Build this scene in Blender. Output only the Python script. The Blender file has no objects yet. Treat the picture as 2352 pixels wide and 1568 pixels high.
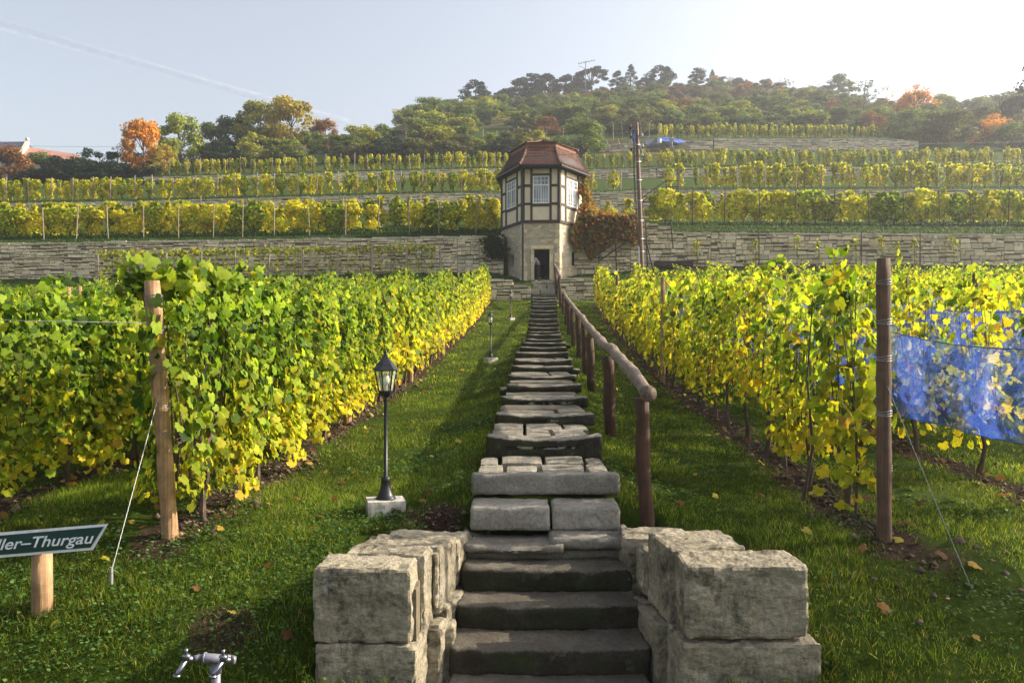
import bpy, math, random
import numpy as np
from mathutils import Vector, Matrix, noise as mnoise

# ------------------------------------------------------------------ camera, sky, sun, exposure
scn = bpy.context.scene
COL = scn.collection
rad = math.radians
cam_d = bpy.data.cameras.new('camera')
cam_d.lens = 28.0; cam_d.sensor_width = 36.0
cam_d.clip_start = 0.05; cam_d.clip_end = 5000
cam = bpy.data.objects.new('camera', cam_d); COL.objects.link(cam)
cam.location = (0, 0, 0); cam.rotation_euler = (rad(90), 0, 0)
scn.camera = cam

HAZE = 0.00085
SUN_EL, SUN_AZ = rad(29), rad(79)          # azimuth clockwise from +Y (view direction)
world = bpy.data.worlds.new('World'); scn.world = world
world.use_nodes = True
wn, wl = world.node_tree.nodes, world.node_tree.links
wn.clear()
sky = wn.new('ShaderNodeTexSky'); sky.sky_type = 'NISHITA'; sky.sun_disc = False
sky.sun_elevation = SUN_EL; sky.sun_rotation = SUN_AZ
sky.air_density = 1.0; sky.dust_density = 4.0; sky.ozone_density = 0.8; sky.altitude = 150
bgn = wn.new('ShaderNodeBackground'); bgn.inputs['Strength'].default_value = 0.125
out = wn.new('ShaderNodeOutputWorld')
hs_ = wn.new('ShaderNodeHueSaturation'); hs_.inputs['Saturation'].default_value = 0.52; hs_.inputs['Value'].default_value = 1.12
wl.new(sky.outputs[0], hs_.inputs['Color']); wl.new(hs_.outputs[0], bgn.inputs[0]); wl.new(bgn.outputs[0], out.inputs[0])

sd = bpy.data.lights.new('sun', 'SUN'); sd.energy = 5.0; sd.angle = rad(0.55)
sd.color = (1.0, 0.88, 0.70)
sun = bpy.data.objects.new('sun', sd); COL.objects.link(sun)
sdir = Vector((math.sin(SUN_AZ)*math.cos(SUN_EL), math.cos(SUN_AZ)*math.cos(SUN_EL), math.sin(SUN_EL)))
sun.rotation_euler = sdir.to_track_quat('Z', 'Y').to_euler()
sun.location = (60, 40, 60)

scn.view_settings.view_transform = 'Standard'
scn.view_settings.look = 'None'
scn.view_settings.exposure = 0.92
scn.view_settings.gamma = 1.0
scn.render.engine = 'CYCLES'
scn.cycles.max_bounces = 6
scn.cycles.diffuse_bounces = 3
scn.cycles.transmission_bounces = 4
scn.cycles.transparent_max_bounces = 16
scn.cycles.volume_bounces = 0
scn.cycles.use_denoising = True

F = 1829.0; CX = 1176.0; CY = 784.0
def W(px, py, d):
    return Vector(((px-CX)/F*d, d, (CY-py)/F*d))
def X(px, d): return (px-CX)/F*d
def Z(py, d): return (CY-py)/F*d
ip = np.interp

# ------------------------------------------------------------------ materials
def new_mat(name):
    m = bpy.data.materials.new(name); m.use_nodes = True
    nt = m.node_tree; nt.nodes.clear()
    o = nt.nodes.new('ShaderNodeOutputMaterial')
    p = nt.nodes.new('ShaderNodeBsdfPrincipled')
    nt.links.new(p.outputs[0], o.inputs[0])
    return m, nt, p, o
def N(nt, t, **kw):
    n = nt.nodes.new(t)
    for k, v in kw.items():
        if k in n.inputs: n.inputs[k].default_value = v
        else: setattr(n, k, v)
    return n
def coords(nt, scale=(1, 1, 1), obj=False):
    g = N(nt, 'ShaderNodeTexCoord')
    mp = N(nt, 'ShaderNodeMapping'); mp.inputs['Scale'].default_value = scale
    nt.links.new(g.outputs['Object'], mp.inputs[0])
    return mp.outputs[0]
def noise(nt, vec, scale, detail=5, rough=0.6, dist=0.0):
    n = N(nt, 'ShaderNodeTexNoise'); n.inputs['Scale'].default_value = scale
    n.inputs['Detail'].default_value = detail; n.inputs['Roughness'].default_value = rough
    n.inputs['Distortion'].default_value = dist
    nt.links.new(vec, n.inputs['Vector']); return n.outputs[0]
def ramp(nt, fac, stops):
    r = N(nt, 'ShaderNodeValToRGB'); e = r.color_ramp.elements
    while len(e) < len(stops): e.new(0.5)
    for i, (p, c) in enumerate(stops):
        e[i].position = p; e[i].color = (c[0], c[1], c[2], 1) if not isinstance(c, (int, float)) else (c, c, c, 1)
    nt.links.new(fac, r.inputs[0]); return r.outputs[0]
def mix(nt, f, a, b, mode='MIX'):
    m = N(nt, 'ShaderNodeMix'); m.data_type = 'RGBA'; m.blend_type = mode
    for s, v in ((0, f), (6, a), (7, b)):
        if isinstance(v, (int, float)): m.inputs[s].default_value = v
        elif isinstance(v, tuple): m.inputs[s].default_value = (*v, 1)
        else: nt.links.new(v, m.inputs[s])
    return m.outputs[2]
def bump(nt, p, h, strength=0.4, dist=0.02, nrm=None):
    b = N(nt, 'ShaderNodeBump'); b.inputs['Strength'].default_value = strength
    b.inputs['Distance'].default_value = dist
    nt.links.new(h, b.inputs['Height'])
    if nrm is not None: nt.links.new(nrm, b.inputs['Normal'])
    nt.links.new(b.outputs[0], p.inputs['Normal']); return b.outputs[0]
def attr(nt, name='tint'):
    a = N(nt, 'ShaderNodeAttribute'); a.attribute_name = name; return a.outputs['Color']
MATS = {}
def simple(name, col, rough=0.6, metal=0.0, var=0.25, scale=6, bmp=0.0, bscale=40, stretch=(1, 1, 1), tint=False, bdist=0.01):
    m, nt, p, o = new_mat(name)
    v = coords(nt, stretch)
    n = noise(nt, v, scale, 6)
    lo = tuple(c*(1-var) for c in col); hi = tuple(min(1, c*(1+var)) for c in col)
    c = ramp(nt, n, [(0.3, lo), (0.7, hi)])
    if tint: c = mix(nt, 1.0, c, attr(nt), 'MULTIPLY')
    nt.links.new(c, p.inputs['Base Color'])
    p.inputs['Roughness'].default_value = rough; p.inputs['Metallic'].default_value = metal
    if bmp: bump(nt, p, noise(nt, v, bscale, 5), bmp, bdist)
    MATS[name] = m; return m

# leaves: per-leaf colour (tint) x per-object colour, half of the light passes through
def leaf_mat(name, transl=0.45, rough=0.5, spec=0.35, gain=1.25, blotch=True):
    m, nt, p, o = new_mat(name)
    c = attr(nt)
    oi = N(nt, 'ShaderNodeObjectInfo')
    c = mix(nt, 1.0, c, oi.outputs['Color'], 'MULTIPLY')
    if blotch:
        v = coords(nt); n = noise(nt, v, 26, 3)
        c = mix(nt, 1.0, c, ramp(nt, n, [(0.3, (.72, .78, .8)), (0.65, (1.1, 1.08, 1.0))]), 'MULTIPLY')
    nt.links.new(c, p.inputs['Base Color'])
    p.inputs['Roughness'].default_value = rough
    p.inputs['Specular IOR Level'].default_value = spec
    t = N(nt, 'ShaderNodeBsdfTranslucent')
    g = mix(nt, 1.0, c, (gain, gain*1.02, gain*0.6), 'MULTIPLY')
    nt.links.new(g, t.inputs['Color'])
    ms = N(nt, 'ShaderNodeMixShader'); ms.inputs[0].default_value = transl
    nt.links.new(p.outputs[0], ms.inputs[1]); nt.links.new(t.outputs[0], ms.inputs[2])
    nt.links.new(ms.outputs[0], o.inputs[0]); MATS[name] = m; return m
leaf_mat('vine_leaf', 0.5, 0.6, 0.15, 1.45)
leaf_mat('tree_leaf', 0.35, 0.6, 0.2, 1.1, False)
leaf_mat('grass_blade', 0.5, 0.55, 0.2, 1.3, False)

def bark(name, col, stretch=(14, 14, 1.2), var=0.5, rough=0.8):
    m, nt, p, o = new_mat(name)
    v = coords(nt, stretch)
    n = noise(nt, v, 2.2, 7, 0.65)
    c = ramp(nt, n, [(0.25, tuple(x*(1-var) for x in col)), (0.55, col), (0.8, tuple(min(1, x*(1+var)) for x in col))])
    v2 = coords(nt, (1, 1, 1)); k = noise(nt, v2, 9, 3)
    c = mix(nt, 1.0, c, ramp(nt, k, [(0.3, (.62, .6, .6)), (0.6, (1.05, 1.05, 1.05))]), 'MULTIPLY')
    nt.links.new(c, p.inputs['Base Color']); p.inputs['Roughness'].default_value = rough
    bump(nt, p, n, 0.9, 0.012); MATS[name] = m; return m
bark('vine_wood', (.10, .065, .045)); bark('tree_bark', (.09, .07, .055))
bark('stake_wood', (.34, .27, .20)); bark('post_wood', (.42, .25, .125), (22, 22, .7), 0.55, 0.8)
bark('post_wood_dark', (.15, .085, .05), (22, 22, .7), 0.65, 0.8)
bark('rail_wood', (.20, .14, .10), (16, 3, 16), 0.6, 0.7); bark('rail_post_wood', (.070, .028, .012), (20, 20, 1), 0.6, 0.75)
bark('pole_wood', (.17, .09, .055), (10, 10, .5), 0.4, 0.6)

# limestone for the near walls and steps
def stone(name, cols, lich=0.35, dark=0.35, sc=3.0, bs=0.7, bd=0.02, stretch=(1, 1, 1), moss=0.0, tint=True, dk=(.28, .42), tread=None):
    m, nt, p, o = new_mat(name)
    v = coords(nt); vs = coords(nt, stretch)
    n1 = noise(nt, vs, sc, 8, 0.65, 0.4)
    c = ramp(nt, n1, [(0.2, cols[0]), (0.5, cols[1]), (0.8, cols[2])])
    n2 = noise(nt, v, sc*3.2, 8, 0.7)
    c = mix(nt, ramp(nt, n2, [(0.58, 0.0), (0.66, lich)]), c, (.52, .51, .50))
    n3 = noise(nt, v, sc*1.7, 9, 0.75, 0.6)
    c = mix(nt, ramp(nt, n3, [(dk[0], dark), (dk[1], 0.0)]), c, (.035, .032, .028))
    n4 = noise(nt, v, sc*14, 4, 0.7)
    c = mix(nt, 1.0, c, ramp(nt, n4, [(0.3, (.66, .65, .63)), (0.6, (1.06, 1.05, 1.03))]), 'MULTIPLY')
    if tint: c = mix(nt, 1.0, c, attr(nt), 'MULTIPLY')
    if moss:
        n5 = noise(nt, v, sc*1.3, 6, 0.7)
        c = mix(nt, ramp(nt, n5, [(0.45, 0.0), (0.62, moss)]), c, (.03, .05, .012))
    if tread:      # light and shade in the colour: upward faces lighter, mossy risers darker
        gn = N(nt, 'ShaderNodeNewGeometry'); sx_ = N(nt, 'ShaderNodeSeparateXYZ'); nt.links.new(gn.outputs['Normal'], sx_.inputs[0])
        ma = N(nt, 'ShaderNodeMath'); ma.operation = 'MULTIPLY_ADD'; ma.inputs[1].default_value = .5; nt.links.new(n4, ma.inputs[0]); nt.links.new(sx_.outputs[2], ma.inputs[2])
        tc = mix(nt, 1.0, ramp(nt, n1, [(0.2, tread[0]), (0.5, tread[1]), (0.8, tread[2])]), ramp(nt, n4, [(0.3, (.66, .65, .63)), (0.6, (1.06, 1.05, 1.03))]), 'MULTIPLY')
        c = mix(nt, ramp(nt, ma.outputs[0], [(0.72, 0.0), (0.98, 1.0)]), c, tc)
    nt.links.new(c, p.inputs['Base Color']); p.inputs['Roughness'].default_value = 0.92
    p.inputs['Specular IOR Level'].default_value = 0.15
    hb = mix(nt, 0.5, n4, noise(nt, vs, sc*5, 8, 0.7))
    bump(nt, p, hb, bs, bd); MATS[name] = m; return m
stone('cheek_stone', [(.16, .14, .105), (.32, .285, .215), (.50, .445, .345)], 0.5, 0.85, 2.4, 1.0, 0.03, stretch=(1, 1, 2.6), dk=(.36, .50))
stone('step_stone', [(.14, .125, .105), (.27, .25, .215), (.46, .43, .37)], 0.35, 0.6, 3.0, 0.8, 0.02)
stone('pale_tread', [(.13, .115, .095), (.24, .22, .185), (.40, .37, .31)], 0.25, 0.5, 3.0, 0.8, 0.02)
stone('dark_tread', [(.05, .045, .038), (.095, .085, .07), (.17, .155, .13)], 0.15, 0.5, 3.0, 0.8, 0.02)
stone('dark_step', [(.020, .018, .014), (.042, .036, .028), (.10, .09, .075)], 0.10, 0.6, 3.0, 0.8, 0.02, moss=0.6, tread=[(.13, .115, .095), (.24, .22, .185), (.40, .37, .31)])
stone('lower_step', [(.020, .018, .014), (.042, .036, .028), (.10, .09, .075)], 0.10, 0.6, 3.0, 0.8, 0.02, moss=0.5, tread=[(.06, .052, .042), (.11, .098, .08), (.20, .18, .15)])  # dark lower steps: shade of the right cheek wall put into the colour
stone('terrace_stone', [(.60, .50, .34), (.78, .68, .48), (.86, .77, .58)], 0.2, 0.12, 1.2, 0.6, 0.05)
stone('wall_core', [(.10, .085, .06), (.17, .145, .10), (.24, .21, .15)], 0.0, 0.3, 1.0, 0.5, 0.05, tint=False)
stone('render_stone', [(.34, .28, .20), (.50, .43, .33), (.66, .60, .48)], 0.25, 0.4, 1.3, 1.0, 0.10, tint=False, stretch=(1, 1, 3))
simple('plaster', (.70, .60, .43), 0.85, var=0.10, scale=3, bmp=0.2, bscale=30)
simple('timber', (.035, .017, .013), 0.7, var=0.4, scale=8, bmp=0.3)
simple('cream_paint', (.72, .74, .62), 0.5, var=0.08, scale=10)
simple('black_metal', (.018, .019, .024), 0.38, 0.3, var=0.3, scale=20, bmp=0.08, bscale=60)
simple('rusty_iron', (.05, .026, .022), 0.6, 0.4, var=0.5, scale=30, bmp=0.2, bscale=80)
simple('wire', (.30, .30, .29), 0.6, 0.5, var=0.2, scale=60)
simple('dark_wire', (.03, .03, .035), 0.6, 0.2, var=0.2, scale=60)
simple('chrome', (.26, .26, .30), 0.28, 0.95, var=0.25, scale=40, bmp=0.1, bscale=120)
simple('grey_pipe', (.17, .17, .21), 0.5, 0.2, var=0.2, scale=30, bmp=0.1, bscale=90)
simple('concrete', (.42, .39, .34), 0.9, var=0.3, scale=14, bmp=0.4, bscale=50)
simple('white_enamel', (.78, .78, .80), 0.5, var=0.12, scale=25)
simple('green_enamel', (.012, .045, .038), 0.45, var=0.2, scale=20)
simple('slate_roof', (.05, .06, .09), 0.6, var=0.3, scale=2)
simple('white_stone', (.62, .56, .46), 0.8, var=0.15, scale=3)
simple('far_wall', (.42, .36, .28), 0.9, var=0.15, scale=1)
simple('porcelain', (.6, .6, .62), 0.3, var=0.1)
simple('band_metal', (.62, .64, .68), 0.4, 0.5, var=0.15)
simple('tarp_blue', (.03, .10, .42), 0.4, var=0.4, scale=3, bmp=0.6, bscale=4, bdist=0.2)
simple('tarp_dark', (.035, .05, .07), 0.6, var=0.4, scale=3, bmp=0.6, bscale=4, bdist=0.2)
simple('cloth_dark', (.02, .022, .035), 0.9); simple('skin', (.5, .3, .22), 0.6, var=0.08)
simple('cloth_grey', (.30, .30, .40), 0.9, var=0.2, scale=10); simple('hair_brown', (.05, .03, .02), 0.7)
simple('earth', (.20, .15, .11), 0.95, var=0.45, scale=4, bmp=0.8, bscale=20, bdist=0.05, tint=True)
simple('clod', (.095, .062, .042), 0.95, var=0.5, scale=12, bmp=0.6, bscale=30, tint=True)
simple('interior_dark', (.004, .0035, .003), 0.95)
m, nt, p, o = new_mat('checked_shirt')
v = coords(nt); ck = N(nt, 'ShaderNodeTexChecker'); ck.inputs['Scale'].default_value = 22
nt.links.new(v, ck.inputs[0]); ck.inputs['Color1'].default_value = (.55, .58, .70, 1); ck.inputs['Color2'].default_value = (.10, .14, .32, 1)
nt.links.new(ck.outputs[0], p.inputs['Base Color']); p.inputs['Roughness'].default_value = .9; MATS['checked_shirt'] = m
# roof tiles: rows as bump and colour
m, nt, p, o = new_mat('roof_tile')
v = coords(nt)
c = ramp(nt, noise(nt, v, 9, 6, 0.8), [(0.25, (.055, .024, .018)), (0.5, (.12, .048, .032)), (0.8, (.22, .095, .06))])
c = mix(nt, 1.0, c, attr(nt), 'MULTIPLY')
nt.links.new(c, p.inputs['Base Color']); p.inputs['Roughness'].default_value = 0.8; MATS['roof_tile'] = m
simple('roof_band', (.34, .16, .075), 0.8, var=0.3, scale=5, stretch=(1, 1, 6))
simple('far_tile', (.34, .16, .11), 0.8, var=0.2, scale=1.5)
# window glass: dark, glossy, bluish sky reflection painted into the base colour
m, nt, p, o = new_mat('window_glass')
v = coords(nt, (1, 1, .15)); n = noise(nt, v, 5, 2)
nt.links.new(ramp(nt, n, [(0.4, (.10, .11, .18)), (0.62, (.34, .35, .46))]), p.inputs['Base Color'])
p.inputs['Roughness'].default_value = 0.12; p.inputs['Specular IOR Level'].default_value = 0.7; MATS['window_glass'] = m
# lantern glass: clear, slightly dusty
m, nt, p, o = new_mat('lantern_glass')
g = N(nt, 'ShaderNodeBsdfTransparent'); g.inputs[0].default_value = (.93, .96, .88, 1)
p.inputs['Base Color'].default_value = (.75, .78, .62, 1); p.inputs['Roughness'].default_value = 0.25
ms = N(nt, 'ShaderNodeMixShader'); ms.inputs[0].default_value = 0.3
nt.links.new(g.outputs[0], ms.inputs[1]); nt.links.new(p.outputs[0], ms.inputs[2]); nt.links.new(ms.outputs[0], o.inputs[0])
MATS['lantern_glass'] = m
m, nt, p, o = new_mat('bulb_glass')
p.inputs['Base Color'].default_value = (.85, .85, .8, 1); p.inputs['Roughness'].default_value = 0.2; MATS['bulb_glass'] = m
# blue bird net: fine weave, half open
m, nt, p, o = new_mat('bird_net')
v = coords(nt)
n = noise(nt, v, 2.5, 5, .6, .8)
c = ramp(nt, n, [(0.3, (.02, .07, .50)), (0.55, (.07, .17, .74)), (0.78, (.34, .48, .95))])
nt.links.new(c, p.inputs['Base Color']); p.inputs['Roughness'].default_value = 0.35; p.inputs['Specular IOR Level'].default_value = 0.8
t = N(nt, 'ShaderNodeBsdfTranslucent'); nt.links.new(c, t.inputs[0])
m1 = N(nt, 'ShaderNodeMixShader'); m1.inputs[0].default_value = 0.45
nt.links.new(p.outputs[0], m1.inputs[1]); nt.links.new(t.outputs[0], m1.inputs[2])
g = N(nt, 'ShaderNodeBsdfTransparent')
wv = N(nt, 'ShaderNodeTexWave'); wv.wave_type = 'BANDS'; wv.bands_direction = 'Z'; wv.inputs['Scale'].default_value = 26; wv.inputs['Distortion'].default_value = 0.6
nt.links.new(v, wv.inputs[0])
op = ramp(nt, wv.outputs['Fac'], [(0.2, 0.40), (0.7, 0.76)])
m2 = N(nt, 'ShaderNodeMixShader'); nt.links.new(op, m2.inputs[0])
nt.links.new(g.outputs[0], m2.inputs[1]); nt.links.new(m1.outputs[0], m2.inputs[2]); nt.links.new(m2.outputs[0], o.inputs[0])
bump(nt, p, n, 0.8, 0.05); MATS['bird_net'] = m
# contrail: thin ice cloud
m, nt, p, o = new_mat('contrail_ice')
p.inputs['Base Color'].default_value = (.9, .92, .95, 1); p.inputs['Roughness'].default_value = 1
g = N(nt, 'ShaderNodeBsdfTransparent'); ms = N(nt, 'ShaderNodeMixShader')
v = coords(nt, (.02, .02, .02)); nt.links.new(ramp(nt, noise(nt, v, 1.2, 4), [(0.35, 0.02), (0.7, 0.11)]), ms.inputs[0])
nt.links.new(g.outputs[0], ms.inputs[1]); nt.links.new(p.outputs[0], ms.inputs[2]); nt.links.new(ms.outputs[0], o.inputs[0]); MATS['contrail_ice'] = m
# ground: green turf with bare soil where the 'tint' red channel says so
def ground_mat(name, g0, g1, g2, s0, s1):
    m, nt, p, o = new_mat(name)
    v = coords(nt)
    n = noise(nt, v, 2.2, 8, 0.7); nf = noise(nt, v, 24, 6, 0.75)
    g = ramp(nt, n, [(0.3, g0), (0.5, g1), (0.72, g2)])
    s = ramp(nt, nf, [(0.3, s0), (0.7, s1)])
    a = N(nt, 'ShaderNodeAttribute'); a.attribute_name = 'tint'
    sp = N(nt, 'ShaderNodeSeparateColor'); nt.links.new(a.outputs['Color'], sp.inputs[0])
    ad = N(nt, 'ShaderNodeMath'); ad.operation = 'ADD'; nt.links.new(sp.outputs[0], ad.inputs[0])
    sb = N(nt, 'ShaderNodeMath'); sb.operation = 'MULTIPLY_ADD'; sb.inputs[1].default_value = 1.2; sb.inputs[2].default_value = -0.6
    nt.links.new(nf, sb.inputs[0]); nt.links.new(sb.outputs[0], ad.inputs[1])
    f = ramp(nt, ad.outputs[0], [(0.40, 0.0), (0.60, 1.0)])
    c = mix(nt, f, g, s)
    c = mix(nt, 1.0, c, ramp(nt, nf, [(0.3, (.6, .6, .6)), (0.7, (1.15, 1.15, 1.1))]), 'MULTIPLY')
    nt.links.new(c, p.inputs['Base Color']); p.inputs['Roughness'].default_value = 1.0
    p.inputs['Specular IOR Level'].default_value = 0.05
    bump(nt, p, nf, 0.9, 0.06); MATS[name] = m
ground_mat('turf', (.025, .045, .005), (.045, .075, .008), (.075, .105, .016), (.030, .020, .013), (.09, .062, .042))
ground_mat('slope_turf', (.03, .055, .012), (.05, .085, .018), (.09, .11, .03), (.075, .07, .03), (.16, .125, .065))

# ------------------------------------------------------------------ mesh helpers
class MB:
    def __init__(s): s.v = []; s.f = []; s.m = []; s.c = []
    def add(s, vs, fs, mi=0, col=(1, 1, 1)):
        b = len(s.v); s.v += [tuple(v) for v in vs]
        for f in fs: s.f.append(tuple(i+b for i in f)); s.m.append(mi)
        s.c += [col]*len(vs)
    def box(s, a, b, mi=0, M=None, col=(1, 1, 1)):
        x0, y0, z0 = a; x1, y1, z1 = b
        vs = [Vector(p) for p in ((x0,y0,z0),(x1,y0,z0),(x1,y1,z0),(x0,y1,z0),(x0,y0,z1),(x1,y0,z1),(x1,y1,z1),(x0,y1,z1))]
        if M is not None: vs = [M @ v for v in vs]
        s.add(vs, [(0,3,2,1),(4,5,6,7),(0,1,5,4),(1,2,6,5),(2,3,7,6),(3,0,4,7)], mi, col)
    def hexa(s, v8, mi=0, col=(1, 1, 1)):
        s.add(v8, [(0,3,2,1),(4,5,6,7),(0,1,5,4),(1,2,6,5),(2,3,7,6),(3,0,4,7)], mi, col)
    def tube(s, path, radii, n=8, mi=0, cap=True, col=(1, 1, 1), jit=0.0):
        path = [Vector(p) for p in path]
        if isinstance(radii, (int, float)): radii = [radii]*len(path)
        vs = []; up = None
        for i, p in enumerate(path):
            t = (path[min(i+1, len(path)-1)]-path[max(i-1, 0)])
            t = t.normalized() if t.length > 1e-9 else Vector((0, 0, 1))
            if up is None:
                up = Vector((1, 0, 0)) if abs(t.x) < 0.9 else Vector((0, 1, 0))
            a = (up - t*up.dot(t)); a = a.normalized() if a.length > 1e-6 else t.orthogonal().normalized()
            up = a; b = t.cross(a)
            for k in range(n):
                th = 2*math.pi*k/n; r = radii[i]*(1+jit*(random.random()-.5))
                vs.append(p + (a*math.cos(th)+b*math.sin(th))*r)
        fs = []
        for i in range(len(path)-1):
            for k in range(n):
                k2 = (k+1) % n
                fs.append((i*n+k, i*n+k2, (i+1)*n+k2, (i+1)*n+k))
        if cap:
            fs.append(tuple(range(n-1, -1, -1))); fs.append(tuple((len(path)-1)*n+k for k in range(n)))
        s.add(vs, fs, mi, col)
    def lathe(s, prof, n=16, c=(0, 0, 0), mi=0, ph=0.0):
        s.tube([Vector((c[0], c[1], c[2]+z)) for r, z in prof], [max(r, 1e-4) for r, z in prof], n, mi)
    def build(s, name, mats, parent=None, smooth=False, link=True):
        me = bpy.data.meshes.new(name); me.from_pydata(s.v, [], s.f)
        mats = [mats] if isinstance(mats, str) else mats
        for m in mats: me.materials.append(MATS[m])
        if len(mats) > 1: me.polygons.foreach_set('material_index', s.m)
        ca = me.color_attributes.new('tint', 'FLOAT_COLOR', 'POINT')
        arr = np.ones((len(s.v), 4), np.float32); arr[:, :3] = np.array(s.c, np.float32)
        ca.data.foreach_set('color', arr.ravel())
        if smooth: me.polygons.foreach_set('use_smooth', [True]*len(me.polygons))
        me.update()
        if not link: return me
        return mkobj(name, me, parent)
def mkobj(name, me, parent=None):
    o = bpy.data.objects.new(name, me); COL.objects.link(o)
    if parent is not None: o.parent = parent
    return o
def tag(o, label=None, cat=None, group=None, kind=None):
    if label: o['label'] = label
    if cat: o['category'] = cat
    if group: o['group'] = group
    if kind: o['kind'] = kind
    return o
def thing(name, loc, label, cat, group=None, rz=0.0):
    o = bpy.data.objects.new(name, None); COL.objects.link(o)
    o.empty_display_size = 0.2
    o.location = loc; o.rotation_euler = (0, 0, rz)
    return tag(o, label, cat, group)
def copy_tree(o, loc=None, rz=None, sc=None, label=None, group=None, color=None):
    c = o.copy(); COL.objects.link(c)
    if loc is not None: c.location = loc
    if rz is not None: c.rotation_euler = (0, 0, rz)
    if sc is not None: c.scale = sc
    if label: c['label'] = label
    if group: c['group'] = group
    if color is not None: c.color = color
    for ch in list(o.children):
        d = ch.copy(); COL.objects.link(d); d.parent = c
        if color is not None: d.color = color
        for g in list(ch.children):
            e = g.copy(); COL.objects.link(e); e.parent = d
    return c
def np_mesh(name, V, Fidx, mat, C=None, smooth=False, nper=None):
    """V (n,3); Fidx (m,k) all faces with k corners"""
    me = bpy.data.meshes.new(name)
    V = np.asarray(V, np.float32); Fi = np.asarray(Fidx, np.int32); k = Fi.shape[1]
    me.vertices.add(len(V)); me.vertices.foreach_set('co', V.ravel())
    me.loops.add(Fi.size); me.loops.foreach_set('vertex_index', Fi.ravel())
    me.polygons.add(len(Fi)); me.polygons.foreach_set('loop_start', np.arange(0, Fi.size, k, dtype=np.int32))
    try: me.polygons.foreach_set('loop_total', np.full(len(Fi), k, np.int32))
    except Exception: pass
    if isinstance(mat, str): mat = [mat]
    for m in mat: me.materials.append(MATS[m])
    ca = me.color_attributes.new('tint', 'FLOAT_COLOR', 'POINT')
    arr = np.ones((len(V), 4), np.float32)
    if C is not None: arr[:, :3] = C
    ca.data.foreach_set('color', arr.ravel())
    if smooth: me.polygons.foreach_set('use_smooth', np.ones(len(Fi), bool))
    me.update(calc_edges=True); me.validate()
    return me
def unit(a): return a/np.maximum(np.linalg.norm(a, axis=-1, keepdims=True), 1e-9)

# leaf templates: (verts, tris)
def tmpl_fan(angs, rads, curl=-0.22, fold=0.15):
    pts = [(0, -0.15, 0.0)]
    for a, r in zip(angs, rads):
        x = r*math.sin(rad(a)); y = -r*math.cos(rad(a))
        pts.append((x, y, curl*r*r + fold*abs(x)))
    n = len(angs)
    return np.array(pts, float), np.array([(0, 1+i, 1+(i+1) % n) for i in range(n)])
_a = [0, 22, 45, 68, 98, 135, 168]; _r = [1.0, .80, .96, .72, .88, .70, .28]
T_A = tmpl_fan([-x for x in _a[:0:-1]]+_a, _r[:0:-1]+_r)
T_B = tmpl_fan([-150, -95, -45, 0, 45, 95, 150], [.6, .85, .85, 1, .85, .85, .6])
T_C = (np.array([(-.7, .3, .1), (0, .75, -.1), (.75, .2, .1), (0, -.95, -.15)]), np.array([(0, 1, 3), (1, 2, 3)]))
def scatter_leaves(P, Nn, S, C, T, rng, droop=0.8):
    """place template at P with normal Nn, size S, colour C; tip hangs down"""
    tv, tf = T; n = len(P)
    Nn = unit(Nn)
    down = np.tile(np.array([0, 0, 1.0]), (n, 1))*droop + rng.normal(0, .45, (n, 3))
    up = unit(down - Nn*np.sum(down*Nn, 1, keepdims=True))
    sd = np.cross(up, Nn)
    R = tv[None, :, 0, None]*sd[:, None, :] + tv[None, :, 1, None]*up[:, None, :] + tv[None, :, 2, None]*Nn[:, None, :]
    V = P[:, None, :] + R*S[:, None, None]
    Fi = tf[None] + (np.arange(n)*len(tv))[:, None, None]
    return V.reshape(-1, 3), Fi.reshape(-1, 3), np.repeat(C, len(tv), 0)
def join(parts):
    V = []; Fi = []; C = []; b = 0
    for v, f, c in parts:
        V.append(v); Fi.append(f+b); C.append(c); b += len(v)
    return np.concatenate(V), np.concatenate(Fi), np.concatenate(C)
def tris_of(mb):
    fs = []
    for f in mb.f:
        for i in range(1, len(f)-1): fs.append((f[0], f[i], f[i+1]))
    return np.array(mb.v, float), np.array(fs), np.array(mb.c, float)
def nz(p, s=1.0, o=0.0):
    return mnoise.noise(Vector((p[0]*s+o, p[1]*s, p[2]*s)))

# ------------------------------------------------------------------ terrain shape
# stair steps: (front d, tread z, left px, right px at the front edge)
STEPS = [(4.07,-2.40,1000,1540),(4.37,-2.235,1010,1530),(4.67,-2.07,1020,1510),(4.97,-1.905,1030,1495),(5.3,-1.7415,1045,1480),(5.58,-1.582,1060,1460),(5.80,-1.44,1072,1432),(6.01,-1.252,1080,1427),
 (6.36,-1.064,1082,1425),(7.36,-.888,1117,1384),(8.6,-.80,1137,1367),(10.0,-.711,1152,1352),(11.4,-.63,1163,1338),(12.9,-.557,1167,1326),
 (14.5,-.462,1175,1319),(15.8,-.371,1179,1315),(17.7,-.252,1182,1306),(19.6,-.142,1194,1303),(20.9,-.034,1198,1301),(22.5,.068,1206,1291),
 (24,.21,1210,1289),(25.5,.32,1210,1287),(27.2,.476,1212,1286),(29,.666,1213,1285),(30.8,.876,1214,1284),(32.6,1.14,1217,1280),(34,1.32,1219,1281),
 (35.4,1.59,1219,1280),(36.6,1.76,1220,1280),(37.8,1.96,1220,1280),(38.8,2.14,1220,1280),(39.8,2.33,1221,1280)]
_sd = np.array([s[0] for s in STEPS]); _sz = np.array([s[1] for s in STEPS])
_bd = np.array([-40, 0, 3, 4, 4.3, 4.6, 5, 5.9, 6.6, 8, 10, 13, 16, 20, 23, 26, 30, 34, 37, 39, 40, 40.5, 44, 46])
_bz = np.array([-4.2, -3.9, -2.9, -2.2, -2.02, -1.86, -1.68, -1.46, -1.42, -1.34, -1.22, -1.02, -.85, -.5, -.2, .12, .6, 1.15, 1.6, 1.9, 2.05, 2.5, 3.3, 3.6])
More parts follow.
